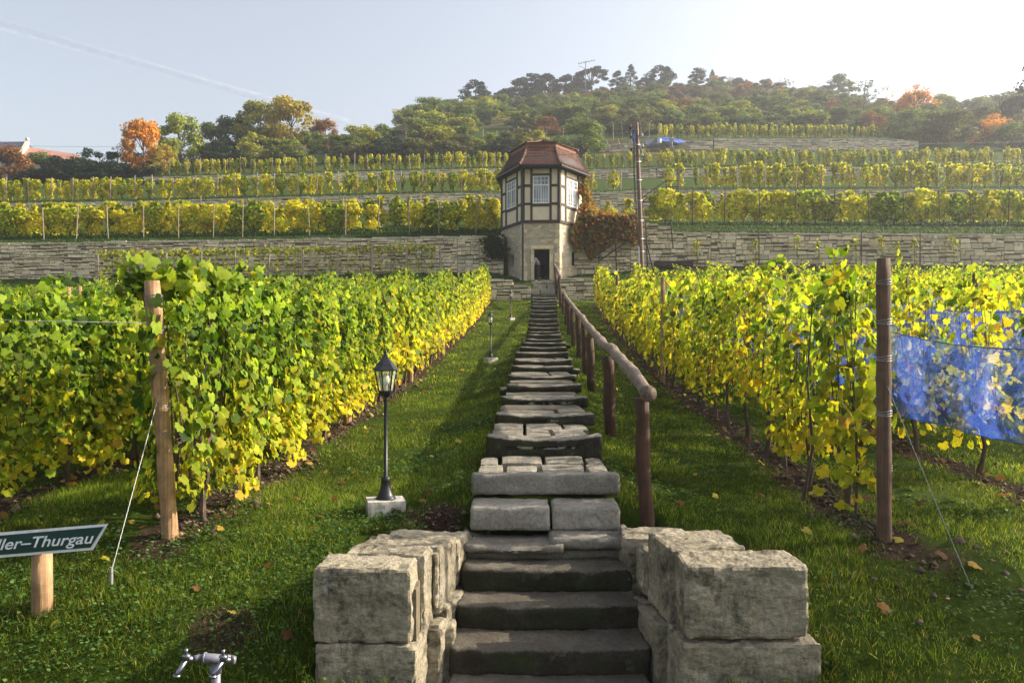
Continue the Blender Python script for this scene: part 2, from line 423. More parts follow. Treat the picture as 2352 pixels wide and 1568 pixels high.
BOT_PX = [-400,0,600,1120,1200,1380,1550,2352,2750]; BOT_Y = [648,642,634,625,640,630,612,610,610]
TOP_Y = [565,562,553,545,545,537,535,540,541]
def bot1(px): return ip(px, BOT_PX, BOT_Y)
def top1(px): return ip(px, BOT_PX, TOP_Y)
def ground(x, y):
    x = np.asarray(x, float); y = np.asarray(y, float)
    u = x-.04*y
    B = ip(y, _bd, _bz)
    S = ip(y, _sd, _sz)-.14
    w = np.exp(-(u/1.0)**2)*np.clip((y-5.6)/1.0, 0, 1)*np.clip((42-y)/2, 0, 1)
    g = B+(S-B)*np.where(S > B, w, w*.8)
    tl = .036*np.clip(-u-3, 0, 40)*np.clip(y/38, 0, 1)
    tr = .006*np.clip(u-3, 0, 40)*np.clip(y/38, 0, 1)
    g = g-tl+tr
    px = CX+F*x/np.maximum(y, 1)
    wb = (CY-bot1(px))/F*44.0
    t = np.clip((y-40.3)/3.4, 0, 1)
    g = g*(1-t)+wb*t
    # bank behind the low wall in front of the tower
    near = np.exp(-((px-1250)/130)**4)
    lw = 2.88
    k = np.clip((y-40.15)/.2, 0, 1)*near
    g = g*(1-k)+np.maximum(g, lw+(y-40)*.07)*k
    return g
def gz(x, y): return float(ground(x, y))
PXS = np.arange(-520, 2900, 10.0)
def prof(px):
    """hillside profile for one image column: list of (d, z)"""
    L = lambda xs, ys: float(ip(px, xs, ys))
    t1 = float(top1(px))
    b2 = L([-400,0,1120,1360,2352],[508,503,492,492,478])
    t2 = L([-400,0,300,700,1000,1150,1360,1480,2352],[472,470,465,455,447,446,445,440,437])
    b3 = L([-400,0,300,500,1130,1360,1500,2352],[436,433,425,420,412,412,408,402])
    t3 = L([-400,0,250,340,500,800,1130,1360,1480,2352],[436,432,415,409,405,398,388,392,388,385])
    b4 = L([-400,0,330,400,800,1130,1360,1500,2050,2352],[434,428,402,392,372,365,350,346,346,346])
    t4 = L([-400,0,330,500,700,800,1130,1300,1380,1500,1640,2050,2150,2352],[433,427,400,380,356,352,338,332,326,322,320,322,332,340])
    g4 = L([-400,0,300,700,900,1130,1400,2000,2352],[415,407,392,345,328,315,305,305,322])
    h1 = L([-400,0,300,700,900,1000,1130,1300,1500,1800,2000,2100,2352],[412,403,388,337,300,280,268,255,250,248,262,275,292])
    cr = L([-400,0,300,700,900,1000,1100,1200,1300,1400,1500,1700,1850,1900,2000,2100,2200,2352,2800],[415,405,390,332,290,266,248,242,230,214,203,196,207,218,238,256,266,276,282])
    k = [(43.75, bot1(px)), (43.95, bot1(px)), (44.15, t1), (46, t1-9), (63.9, b2), (64.1, t2), (66.5, t2-4), (83.9, b3), (84.1, t3), (86, t3-2), (103.9, b4), (104.1, t4), (113, t4-2 if px > 1360 else t4-4), (125, g4), (160, h1), (215, cr)]
    ds = [a for a, b in k]; zs = [(CY-b)/F*a for a, b in k]
    ds += [235, 300, 600, 1500]; zl = zs[-1]; zs += [zl-.5, zl-12, zl-60, zl-180]
    return ds, zs
DS = np.concatenate([[43.7, 43.95, 44.15, 44.6, 45.2, 46], np.arange(47, 63.9, 1.2), [63.9, 64.1, 64.8, 65.6, 66.5], np.arange(68, 83.5, 1.5), [83.9, 84.1, 85, 86], np.arange(88, 103, 2), [103.9, 104.1, 106, 109, 113, 117, 121, 125], np.arange(130, 215, 5), [215, 222, 235, 260, 300, 400, 600, 1000, 1500]])
HG = np.zeros((len(PXS), len(DS)))
for i, px in enumerate(PXS):
    a, b = prof(px); HG[i] = ip(DS, a, b)
def hill(px, d):
    i = np.clip((px-PXS[0])/10.0, 0, len(PXS)-1.001); i0 = int(i); f = i-i0
    return float(ip(d, DS, HG[i0])*(1-f)+ip(d, DS, HG[i0+1])*f)
def anyz(x, y):
    return gz(x, y) if y < 43.8 else hill(CX+F*x/y, y)
# ------------------------------------------------------------------ setting: lawn, hillside
ROW_L = [-2.76-1.8*k for k in range(13)]
ROW_R = [2.52+1.8*k for k in range(13)]
def soilmask(x, y):
    u = x-.04*y
    m = np.zeros_like(u)
    for r in ROW_L+ROW_R:
        wob = .06*np.sin(y*2.1+r)+.05*np.sin(y*5.3+r*3)
        m = np.maximum(m, np.clip(1.25-np.abs(u-r+.03-wob)/.26, 0, 1)*(y > 5.6)*(y < 39))
    # bare patch beside the cheek wall and the dry verge by the left wall
    m = np.maximum(m, .95*np.clip(1.2-np.hypot((x+.62)/.34, (y-6.25)/.35), 0, 1))
    m = np.maximum(m, .85*np.clip(1.2-np.hypot((x+1.75)/.35, (y-4.85)/.28), 0, 1))
    m = np.maximum(m, .6*np.clip(1.2-np.hypot((x-3.0)/.5, (y-5.6)/.35), 0, 1))
    m = np.maximum(m, .9*np.clip(1-np.abs(y-43.0)/.5, 0, 1)*(x > 8))
    return m
xs = np.concatenate([np.arange(-70, -12, 2.0), np.arange(-12, -4, .25), np.arange(-4, 4.6, .06), np.arange(4.6, 12, .25), np.arange(12, 72, 2.0)])
ys = np.concatenate([np.arange(-40, 2, 3.0), np.arange(2, 3.9, .2), np.arange(3.9, 9, .06), np.arange(9, 16, .12), np.arange(16, 39.6, .3), np.arange(39.6, 41.4, .1), np.arange(41.4, 44.0, .2)])
XX, YY = np.meshgrid(xs, ys)
ZZ = ground(XX, YY)
# uneven surface
ZZ += .018*np.sin(XX*3.1+YY*1.3)*np.sin(YY*2.3-XX*.7) + .012*np.sin(XX*7.7+1)*np.sin(YY*6.1)
SM = soilmask(XX, YY)
ZZ += SM*.02*np.sin(XX*31)*np.sin(YY*27)
# stair trench
front_z = ip(YY, _sd, _sz)
cxu = XX-.04*YY
stepz = _sz[np.clip(np.searchsorted(_sd, YY, 'right')-1, 0, len(_sz)-1)]
tr = (YY < 6.25) & (XX > -.72) & (XX < 1.15)
ZZ = np.where(tr, np.minimum(ZZ, front_z-.5), ZZ)
ZZ = np.where((YY < 4.66) & (XX > -1.25) & (XX < 1.85), np.minimum(ZZ, -2.75), ZZ)
PXX = CX+F*XX/np.maximum(YY, 1); sl = ip(YY, _sd, [s[2] for s in STEPS]); sr = ip(YY, _sd, [s[3] for s in STEPS])
un = (YY >= 6.25) & (YY < 41.3) & (PXX > sl+5) & (PXX < sr-5)
ZZ = np.where(un, np.minimum(ZZ, stepz-.13), ZZ)
def grid_obj(name, XX, YY, ZZ, mat, tint, smooth=True):
    h, w = XX.shape
    V = np.stack([XX, YY, ZZ], -1).reshape(-1, 3)
    i = np.arange(h-1)[:, None]*w+np.arange(w-1)[None]
    Fi = np.stack([i, i+1, i+w+1, i+w], -1).reshape(-1, 4)
    C = np.stack([tint, tint, tint], -1).reshape(-1, 3)
    o = mkobj(name, np_mesh(name, V, Fi, mat, C, smooth)); o['kind'] = 'structure'; return o
grid_obj('ground', XX, YY, ZZ, 'turf', SM)
PP, DD = np.meshgrid(PXS, DS)
HX = (PP-CX)/F*DD; HZ = HG.T.copy()
rng = np.random.default_rng(5)
HZ += (DD > 44.5)*.05*np.sin(HX*2.3)*np.sin(DD*1.9)+np.where(DD > 126, .5*np.sin(HX*.31)*np.sin(DD*.23)+.35*np.sin(HX*.11+2), 0)
dry = np.clip((DD-118)/40, 0, .62)+.25*np.clip((np.sin(HX*.21)+np.sin(DD*.17+HX*.05))/2, 0, 1)*(DD > 60)
ex = ((PP > 1370) & (PP < 1660) & (DD > 98) & (DD < 112))*.7
grid_obj('hillside', HX, DD, HZ, 'slope_turf', np.clip(np.maximum(dry, ex), 0, 1))

# ------------------------------------------------------------------ stone walls
def drystone(name, label, x0, x1, d, topf, botf, seed, hmin=.11, hmax=.25, wmin=.18, wmax=.5, thick=.5, group='dry stone terrace walls', cap=True, tintlo=.72):
    """topf/botf: z of the wall top/bottom as a function of x"""
    r = random.Random(seed); mb = MB()
    zlo = min(botf(x0+(x1-x0)*k/20) for k in range(21))-.15
    zhi = max(topf(x0+(x1-x0)*k/20) for k in range(21))
    core = MB()
    n = max(2, int((x1-x0)/1.0))
    for i in range(n):
        a = x0+(x1-x0)*i/n; b = x0+(x1-x0)*(i+1)/n
        core.hexa([(a, d+.05, botf(a)-.3), (b, d+.05, botf(b)-.3), (b, d+thick, botf(b)-.3), (a, d+thick, botf(a)-.3),
                   (a, d+.05, topf(a)-.05), (b, d+.05, topf(b)-.05), (b, d+thick, topf(b)-.05), (a, d+thick, topf(a)-.05)])
    secs = [x0]
    while secs[-1] < x1-1.2: secs.append(min(x1, secs[-1]+r.uniform(1.2, 3.2)))
    secs[-1] = x1
    for xa_, xb_ in zip(secs, secs[1:]):
      z = zlo-r.random()*.15
      while z < zhi:
        h = r.uniform(hmin, hmax); x = xa_
        while x < xb_-.02:
            w = min(r.uniform(wmin, wmax)*(1.5 if r.random() < .10 else 1), xb_-x)
            if xb_-x-w < .1: w = xb_-x
            xm = x+w/2; t = topf(xm); bt = botf(xm)
            zz = z+.035*math.sin(x*1.7+z*5)+r.uniform(-.015, .015)
            hh = h*(r.uniform(.8, 1.0)); 
            if r.random() < .10: hh = h*.55
            if zz < t-.03 and zz+hh > bt-.1:
                top = min(zz+hh, t+r.uniform(-.02, .03))
                if top-zz > .03:
                    f = d-r.uniform(0, .035); g = .006+r.random()*.007; b_ = .015+.012*r.random()
                    xa = x+g; xb = x+w-g; za = zz+g*.6; zb = top-g*.3
                    if xb-xa > .05:
                        j = lambda k=.014: r.uniform(-k, k)
                        c = r.uniform(tintlo, 1.12); cw = r.uniform(-.05, .05)
                        if r.random() < .08: c *= .7
                        col = (c+cw, c, c-cw*.8)
                        back = d+.12
                        fr = [(xa+b_+j(), f+j(.016), za+b_+j()), (xb-b_+j(), f+j(.016), za+b_+j()), (xb-b_+j(), f+j(.016), zb-b_+j()), (xa+b_+j(), f+j(.016), zb-b_+j())]
                        md = [(xa, f+.03, za), (xb, f+.045, za+j()), (xb, f+.045, zb+j()), (xa, f+.045, zb)]
                        bk = [(p[0], back, p[2]) for p in md]
                        mb.add(fr+md+bk, [(0, 1, 2, 3), (4, 5, 1, 0), (5, 6, 2, 1), (6, 7, 3, 2), (7, 4, 0, 3), (8, 9, 5, 4), (9, 10, 6, 5), (10, 11, 7, 6), (11, 8, 4, 7)], 0, col)
            x += w
        z += h
    if cap:
        x = x0
        while x < x1:
            w = r.uniform(.3, .9); xb = min(x+w-.02, x1); t = topf(x+w/2); hh = r.uniform(.05, .11)
            c = r.uniform(.5, .8); f = d-r.uniform(.02, .09)
            if xb-x > .1:
                mb.hexa([(x, f, t-.03), (xb, f+.02, t-.03), (xb, d+thick, t-.03), (x, d+thick, t-.03), (x+.01, f+.03, t+hh), (xb-.01, f+.03, t+hh*r.uniform(.7, 1.1)), (xb-.01, d+thick-.02, t+hh), (x+.01, d+thick-.02, t+hh)], 0, (c, c, c*1.02))
            x += w
    root = thing(name, (0, 0, 0), label, 'stone wall', group)
    mb.build('stones', 'terrace_stone', root); core.build('wall_core', 'wall_core', root)
    return root
zf = lambda fpx, d: (lambda x: (CY-fpx(CX+F*x/d))/F*d)
# lowest tall terrace wall, left and right of the tower
drystone('terrace_wall', 'long grey dry stone wall left of the tower behind the trained vines', X(-150, 43.7), X(1157, 43.7), 43.7, zf(lambda p: top1(p), 43.8), zf(lambda p: bot1(p)+4, 43.7), 1)
def topr(p): return float(ip(p, [1320, 1345, 1470, 1490, 1530, 1552, 1580, 2352, 2800], [498, 494, 494, 515, 524, 536, 537, 541, 542]))
drystone('terrace_wall', 'long pale dry stone wall right of the tower, creeper over its left end', X(1318, 43.7), X(2560, 43.7), 43.7, zf(topr, 43.8), zf(lambda p: bot1(p)+4, 43.7), 2, hmin=.14, hmax=.30, wmin=.22, wmax=.62)
def T2f(p): return float(ip(p, [-400,0,300,700,1000,1150,1360,1480,2352,2800],[472,470,465,455,447,446,445,440,437,437]))
drystone('terrace_wall', 'second dry stone terrace wall above the yellow vines left of the tower', X(-150, 63.8), X(1185, 63.8), 63.8, zf(T2f, 63.9), zf(lambda p: T2f(p)+50, 63.8), 3, .13, .26, .3, .8)
drystone('terrace_wall', 'second dry stone terrace wall behind the vines right of the utility pole', X(1330, 63.8), X(2500, 63.8), 63.8, zf(T2f, 63.9), zf(lambda p: T2f(p)+52, 63.8), 4, .13, .26, .3, .8)
def T3f(p): return float(ip(p, [250,340,500,800,1130,1360,1480,2352],[413,409,405,398,388,392,388,385]))
drystone('terrace_wall', 'third low terrace wall up the slope, left of the tower roof', X(330, 83.8), X(1185, 83.8), 83.8, zf(T3f, 83.9), zf(lambda p: T3f(p)+float(ip(p, [330, 600], [2, 18])), 83.8), 5, .16, .3, .35, .9)
drystone('terrace_wall', 'third terrace wall up the slope, right of the tower roof', X(1320, 83.8), X(2500, 83.8), 83.8, zf(T3f, 83.9), zf(lambda p: T3f(p)+20, 83.8), 6, .16, .3, .35, .9)
def T4f(p): return float(ip(p, [1380,1500,1640,2050,2110],[331,322,319,321,326]))
drystone('terrace_wall', 'uppermost pale terrace wall under the highest vine row at right', X(1640, 103.8), X(2110, 103.8), 103.8, zf(T4f, 103.9), zf(lambda p: 346, 103.8), 7, .18, .35, .4, 1.0)
drystone('terrace_wall', 'broken terrace wall of bare earth and stone under the blue tarpaulin', X(1375, 103.8), X(1638, 103.8), 103.8, zf(lambda p: T4f(p)+4, 103.9), zf(lambda p: 350, 103.8), 8, .18, .35, .4, 1.0, tintlo=.4)
# low walls in front of the tower, either side of the stair head
LZ = lambda y: Z(y, 40)
drystone('low_wall', 'low mossy stone wall left of the stair head below the tower', X(1085, 39.95), X(1220, 39.95), 39.95, lambda x: Z(float(ip(CX+F*x/40, [1085, 1173, 1176, 1220], [645, 645, 658, 660])), 40), lambda x: Z(692, 40), 9, .10, .24, .22, .6, .35, 'low walls below the tower')
drystone('low_wall', 'low stone wall right of the stair head beside the second handrail', X(1281, 39.95), X(1384, 39.95), 39.95, lambda x: Z(641, 40), lambda x: Z(700, 40), 10, .10, .24, .22, .6, .35, 'low walls below the tower')

# rounded, chipped stone block
def rock(a, b, mb, res=.03, rr=.012, amp=.010, seed=0, M=None, col=(1, 1, 1), sag=0.0, taper=None):
    a = Vector(a); b = Vector(b); c = (a+b)/2; h = (b-a)/2
    r0 = min(rr, .45*min(h))
    n = [max(2, int(round(2*h[i]/res))) for i in range(3)]
    key = {}; vs = []; fs = []
    def vid(i, j, k):
        kk = (i, j, k)
        if kk in key: return key[kk]
        p = Vector((-h[0]+2*h[0]*i/n[0], -h[1]+2*h[1]*j/n[1], -h[2]+2*h[2]*k/n[2]))
        q = Vector([max(-(h[t]-r0), min(h[t]-r0, p[t])) for t in range(3)])
        dd = p-q
        if dd.length > 1e-9: dd.normalize(); p = q+dd*r0
        wp = p+c; so = Vector((seed*3.7, seed*1.3, seed*.7))
        n1 = mnoise.noise((wp+so)*3.5); n2 = mnoise.noise((wp+so)*11); n3 = mnoise.noise((wp+so)*32)
        off = (n1*.5+n2*.7+n3*.65-.6*abs(n2))*amp
        dv = dd if dd.length > 1e-9 else Vector((0, 0, 1))
        # chipped edges
        ec = sum(1 for t in range(3) if abs(abs(p[t])-h[t]) < r0*1.2)
        if ec >= 2: off -= amp*2.0*max(0, mnoise.noise((wp+so)*7.5)+.12)
        p = p+dv*off+Vector((mnoise.noise((wp+so)*2+Vector((9, 0, 0))), mnoise.noise((wp+so)*2+Vector((0, 9, 0))), 0))*amp*.9
        if sag and k > n[2]*.5: p.z -= sag*max(0, math.cos(p.x/h[0]*1.45))*(1 if p.y < 0 else .7)
        if taper: p.x *= 1+taper*(p.z/h[2])
        wp = p+c
        key[kk] = len(vs); vs.append(M @ wp if M is not None else wp); return key[kk]
    for i in range(n[0]):
        for j in range(n[1]):
            fs.append((vid(i,j,0), vid(i,j+1,0), vid(i+1,j+1,0), vid(i+1,j,0)))
            fs.append((vid(i,j,n[2]), vid(i+1,j,n[2]), vid(i+1,j+1,n[2]), vid(i,j+1,n[2])))
    for i in range(n[0]):
        for k in range(n[2]):
            fs.append((vid(i,0,k), vid(i+1,0,k), vid(i+1,0,k+1), vid(i,0,k+1)))
            fs.append((vid(i,n[1],k), vid(i,n[1],k+1), vid(i+1,n[1],k+1), vid(i+1,n[1],k)))
    for j in range(n[1]):
        for k in range(n[2]):
            fs.append((vid(0,j,k), vid(0,j,k+1), vid(0,j+1,k+1), vid(0,j+1,k)))
            fs.append((vid(n[0],j,k), vid(n[0],j+1,k), vid(n[0],j+1,k+1), vid(n[0],j,k+1)))
    mb.add(vs, fs, 0, col)

# ------------------------------------------------------------------ stone staircase
stairs = thing('stone_staircase', (0, 0, 0), 'long worn stone staircase climbing between the vine rows to the tower', 'staircase')
rs = random.Random(3)
for i, (d, z, pl, pr) in enumerate(STEPS):
    x0 = X(pl, d); x1 = X(pr, d)
    nd = STEPS[i+1][0] if i+1 < len(STEPS) else d+.6
    depth = min(nd-d+.12, .42 if i < 8 else .5)
    if i > 7: depth = .17
    if i < 7: depth = nd-d+.15
    prevz = STEPS[i-1][1] if i else z-.2
    hh = max(z-prevz+.06, .12)
    mb = MB()
    near = i < 14
    res = .03 if i < 12 else .06 if i < 18 else .12
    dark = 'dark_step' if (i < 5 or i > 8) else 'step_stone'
    c = rs.uniform(.8, 1.1); col = (c, c, c)
    if i == 7:
        xm = X(1265, d)
        rock((x0, d, prevz+.01), (xm-.006, d+depth, z), mb, res, .012, .007, i, col=col)
        rock((xm+.014, d+.005, prevz+.01), (x1, d+depth, z-.003), mb, res, .012, .007, i+50, col=col)
    elif i == 6:
        xm = X(1262, d)
        rock((x0-.03, d-.03, z-.10), (xm+.1, d+depth, z-.02), mb, res, .03, .012, i, col=col, sag=.04)
        rock((xm, d-.01, z-.08), (x1+.03, d+depth, z+.01), mb, res, .03, .012, i+50, col=col)
        rock((x0-.02, d+.04, prevz-.02), (x1+.03, d+depth, z-.09), mb, res, .03, .012, i+70, col=(.6, .6, .55))
    elif i == 8:
        rock((x0, d, prevz+.025), (x1, d+depth, z), mb, res, .012, .008, i, col=col)
    else:
        rock((x0, d, prevz-.03), (x1, d+depth, z+(.03 if i > 8 else 0)), mb, res, .022, .012 if i < 20 else .016, i, col=col, sag=(.045 if i % 2 else .03) if i > 8 else .02)
        if i > 9 and rs.random() < .5:
            s = rs.choice((-1, 1)); xx = x1 if s > 0 else x0
            rock((xx-.1, d+.15, z-.16), (xx+.14, d+.45, z-.04), mb, .1, .03, .02, i+90, col=(.9, .9, .9))
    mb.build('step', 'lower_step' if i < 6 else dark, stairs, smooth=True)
    # stones paving the deep landings behind the fronts
    if 8 <= i < len(STEPS)-1:
        nd = STEPS[i+1][0]; pb = MB(); y = d+depth-.04
        rows = 2 if i < 10 else 1 if i > 12 else 2
        dy = (nd+.05-y)/rows
        for rr_ in range(rows):
            x = x0+.03; xe = x1-.04
            while x < xe-.12:
                w = rs.uniform(.18, .42) if i < 10 else rs.uniform(.6, 1.3); xb = min(x+w, xe); g = .012
                c = rs.uniform(.65, 1.1) if i < 10 else rs.uniform(.45, .75)
                rock((x+g, y+rr_*dy+g, z-.14), (xb-g, y+(rr_+1)*dy-g, z+rs.uniform(-.012, .012)), pb, .06 if i < 11 else .15, .02, .008, rs.random()*50, col=(c, c*.98, c*.93))
                x = xb
        pb.build('paving', 'step_stone', stairs)
# pale steps at the stair head
for k, (y, ty) in enumerate(((672, 662), (661, 654), (653, 645))):
    d = 40.15+.35*k
    mb = MB(); z = Z(ty, d); zb = Z(y+4, d)
    x0 = X(1219, d); x1 = X(1281, d); xm = x0+(x1-x0)*(.35+.25*k)
    rock((x0, d, zb), (xm-.01, d+.5, z), mb, .14, .03, .015, k+3, col=(1.2, 1.2, 1.15)); rock((xm+.01, d, zb), (x1, d+.5, z), mb, .14, .03, .015, k+9, col=(1.1, 1.1, 1.05))
    mb.build('step', 'step_stone', stairs)

# cheek walls: big squared blocks flanking the foot of the stairs
def cheek(name, label, side):
    root = thing(name, (0, 0, 0), label, 'stone wall', 'cheek walls at the foot of the stairs')
    r = random.Random(11 if side < 0 else 12)
    blocks = MB(); core = MB()
    def blk(x0, x1, y0, y1, z0, z1, c=1.0, rr=.012, amp=.012, res=.021, rz=0.0, tp=None):
        rr = min(rr, .014); amp = min(amp, .013); res = min(res, .024)
        cx, cy = (x0+x1)/2, (y0+y1)/2
        M = Matrix.Translation((cx, cy, 0)) @ Matrix.Rotation(rz, 4, 'Z') @ Matrix.Translation((-cx, -cy, 0))
        rock((x0, y0, z0), (x1, y1, z1), blocks, res, rr, amp, r.random()*60, M, (c, c*.99, c*.96), taper=tp)
    if side < 0:
        blk(-1.15, -.575, 4.60, 4.93, -1.745, -1.31, 1.0, rz=-.05)
        blk(-1.12, -.535, 4.58, 4.99, -2.20, -1.75, 1.0, rz=-.06)
        blk(-1.02, -.515, 4.88, 5.12, -1.78, -1.30, 1.05, rz=-.13)
        blk(-.9, -.42, 4.97, 5.16, -2.25, -1.77, 1.0, rz=-.16)
        blk(-1.16, -.46, 4.585, 4.98, -2.70, -2.205, .9)
        # coping further back and the courses of the inner face
        xin = lambda y, z: float(ip(y, [4.98, 5.95], [-.51, -.35]))+float(ip(z, [-2.3, -1.35], [.15, 0]))
        courses = [(-1.42, -1.72, [(5.122, 5.34, -1.325), (5.342, 5.62, -1.36), (5.622, 5.97, -1.41)]),
                   (-1.76, None, [(5.155, 5.30, -1.70), (5.302, 5.60, -1.73), (5.602, 5.98, -1.74)]),
                   (-2.1, None, [(4.99, 5.42, -2.10), (5.422, 5.75, -2.04), (5.752, 5.98, -2.06)])]
        bots = [-1.74, -2.08, -2.6]
        for ci, (z_, _, lst) in enumerate(courses):
            for (ya, yb, zt) in lst:
                xr = xin((ya+yb)/2, zt-.2)+r.uniform(-.02, .02)
                zb = bots[ci]+r.uniform(-.02, .02)
                blk(xr-.56+(.0 if ci == 0 else .2), xr, ya, yb-.001, zb, zt, r.uniform(.8, 1.1), .03, .02, .04, rz=-.16+r.uniform(-.04, .04))
        # thin upright slabs leaning on the face
        blk(-.50, -.465, 5.05, 5.24, -1.70, -1.345, 1.05, .015, .012, .04)
        blk(-.43, -.40, 5.45, 5.60, -2.02, -1.78, .95, .015, .012, .04)
        blk(-.46, -.36, 5.02, 5.2, -2.12, -1.80, .95, .02, .014, .04)
        blk(-.37, -.315, 5.98, 6.07, -1.72, -1.42, .8, .015, .012, .04)
        core.box((-1.05, 4.66, -2.7), (-.56, 5.95, -1.45))
    else:
        blk(.99, 1.70, 4.55, 4.93, -1.70, -1.285, 1.02, .022, .018)
        blk(.955, 1.765, 4.53, 4.93, -2.20, -1.72, .95, .045, .02)
        blk(1.0, 1.70, 4.55, 4.93, -2.70, -2.215, .9)
        blk(.93, 1.42, 4.90, 5.33, -1.73, -1.262, .95, rz=.13)
        blk(.88, 1.05, 5.06, 5.22, -2.10, -1.75, .9, .02, .016)
        blk(.86, 1.2, 4.92, 5.36, -2.6, -1.75, .8, rz=.14)
        blk(.87, .93, 5.35, 5.48, -1.66, -1.42, 1.2, .012, .01, .04)
        blk(.88, 1.3, 5.33, 5.6, -1.72, -1.40, .85, rz=.14)
        blk(.81, 1.3, 5.34, 5.62, -2.1, -1.74, .75, rz=.12)
        blk(.79, 1.2, 5.60, 5.92, -1.75, -1.50, .75, rz=.15)
        blk(.75, 1.2, 5.62, 5.95, -2.1, -1.77, .65, rz=.13)
        blk(.76, 1.2, 5.38, 5.95, -2.6, -2.12, .6, .03, .022)
        # flat coping slabs at the back
        blk(.79, 1.26, 5.55, 5.93, -1.49, -1.375, 1.0, .025, .018, .035, rz=-.1)
        blk(1.15, 1.57, 5.62, 5.78, -1.46, -1.385, .95, .02, .014, .035, rz=-.05)
        blk(.80, .86, 5.9, 5.99, -1.5, -1.37, .8, .02, .014, .035)
        core.box((1.0, 4.62, -2.7), (1.25, 5.9, -1.5))
    blocks.build('blocks', 'cheek_stone', root); core.build('wall_core', 'wall_core', root)
cheek('cheek_wall', 'sunlit squared limestone wall left of the stair foot', -1)
cheek('cheek_wall', 'shaded pitted limestone wall right of the stair foot, flat slab on top', 1)
# ------------------------------------------------------------------ vines
GRN = np.array([[.035, .075, .006], [.085, .155, .010], [.17, .26, .016], [.28, .37, .03]])
YEL = np.array([[.60, .52, .025], [.74, .58, .03], [.66, .43, .025], [.44, .46, .025], [.42, .25, .04]])
def leafcols(rng, n, py):
    """py: chance of a yellow leaf, per leaf"""
    g = GRN[rng.integers(0, len(GRN), n)]*rng.uniform(.8, 1.25, (n, 1))
    y = YEL[rng.choice(len(YEL), n, p=[.32, .25, .10, .30, .03])]*rng.uniform(.75, 1.2, (n, 1))
    t = np.clip(py+rng.normal(0, .22, n), 0, 1)[:, None]
    t = t*t*(3-2*t)
    return g*(1-t)+y*t
def vine_foliage(name, seed, n, L, Wd, z0, z1, size, T, yb, yt, side=0, ragged=.15, thin=0.0):
    rng = np.random.default_rng(seed)
    P = []; Nn = []
    # shoots: leaves are strung along upright canes, with some free fill
    ns = max(4, int(L*9)); sy = rng.uniform(-L/2, L/2, ns); ph = rng.uniform(0, 6.28, ns)
    tops = z1+rng.normal(0, .11, ns)+(rng.random(ns) < .18)*rng.uniform(.05, .2, ns); pj = rng.normal(0, .16, ns); bots = z0+np.abs(rng.normal(0, ragged, ns))
    k = rng.integers(0, ns, n)
    t = rng.random(n)**(.85 if thin == 0 else 1.4)
    z = bots[k]+(tops[k]-bots[k])*t
    y = sy[k]+.07*np.sin(z*4+ph[k])+rng.normal(0, .08+thin*.02, n)
    s = rng.choice([-1, 1], n)
    wz = Wd*(.75+.35*np.sin(z*2.2+ph[k]))*np.where(z > z1-.25, .6, 1)
    x = s*wz*(.55+.45*rng.random(n)**.5)+rng.normal(0, .03, n)
    P = np.stack([x, y, z], 1)
    Nn = np.stack([s*1.0+rng.normal(0, .45, n), rng.normal(0, .5, n), .35+rng.normal(0, .4, n)], 1)
    S = size*rng.uniform(.45, 1.3, n)
    py = yt+(yb-yt)*np.clip(1-(z-z0)/(z1-z0), 0, 1)**1.7+pj[k]
    C = leafcols(rng, n, py)
    return scatter_leaves(P, Nn, S, C, T, rng)
def vine_wood(seed, h, L, canes=7):
    r = random.Random(seed); mb = MB()
    p = [(0, 0, -.1)]; x = y = 0
    for i in range(5):
        x += r.uniform(-.03, .03); y += r.uniform(-.05, .05); p.append((x, y, .08+.13*i))
    mb.tube(p, [.032, .03, .024, .022, .02, .018], 6)
    top = p[-1]
    for s in (-1, 1):
        q = [top, (top[0], top[1]+s*L*.2, top[2]+.09), (top[0]+r.uniform(-.03, .03), top[1]+s*L*.42, top[2]+.06)]
        mb.tube(q, [.013, .011, .008], 5)
    for i in range(canes):
        y0 = r.uniform(-L*.45, L*.45); a = r.uniform(-.12, .12); b = r.uniform(-.15, .15)
        mb.tube([(0, y0, top[2]), (a*.5, y0+b*.5, top[2]+(h-top[2])*.5), (a, y0+b, h-r.uniform(0, .15))], [.006, .005, .003], 4, cap=False)
    return mb
def wood_mesh(name, seed, h, L, canes=7):
    return vine_wood(seed, h, L, canes).build(name, 'vine_wood', link=False)
def me_from(name, parts, mat='vine_leaf'):
    v, f, c = parts; return np_mesh(name, v, f, mat, c)
# templates: (leaf mesh, wood mesh)
NL = [(me_from('vine_foliage', vine_foliage('l', 10+i, 1850, 1.35, .27, .13, 1.78, .052, T_A, .90, .02)), wood_mesh('vine_trunk', 10+i, 1.6, 1.2)) for i in range(5)]
ML = [(me_from('vine_foliage', vine_foliage('l', 30+i, 800, 1.35, .25, .28, 1.74, .074, T_B, .92, .10)), wood_mesh('vine_trunk', 30+i, 1.6, 1.2, 4)) for i in range(4)]
NR = [(me_from('vine_foliage', vine_foliage('r', 50+i, 430, .66, .19, .16, 1.98, .060, T_A, .90, .22, ragged=.5, thin=3)), wood_mesh('vine_trunk', 50+i, 1.8, .8, 8)) for i in range(6)]
MR = [(me_from('vine_foliage', vine_foliage('r', 70+i, 310, 1.1, .20, .18, 1.88, .076, T_B, .90, .32, ragged=.4, thin=2)), wood_mesh('vine_trunk', 70+i, 1.7, 1.0, 4)) for i in range(4)]
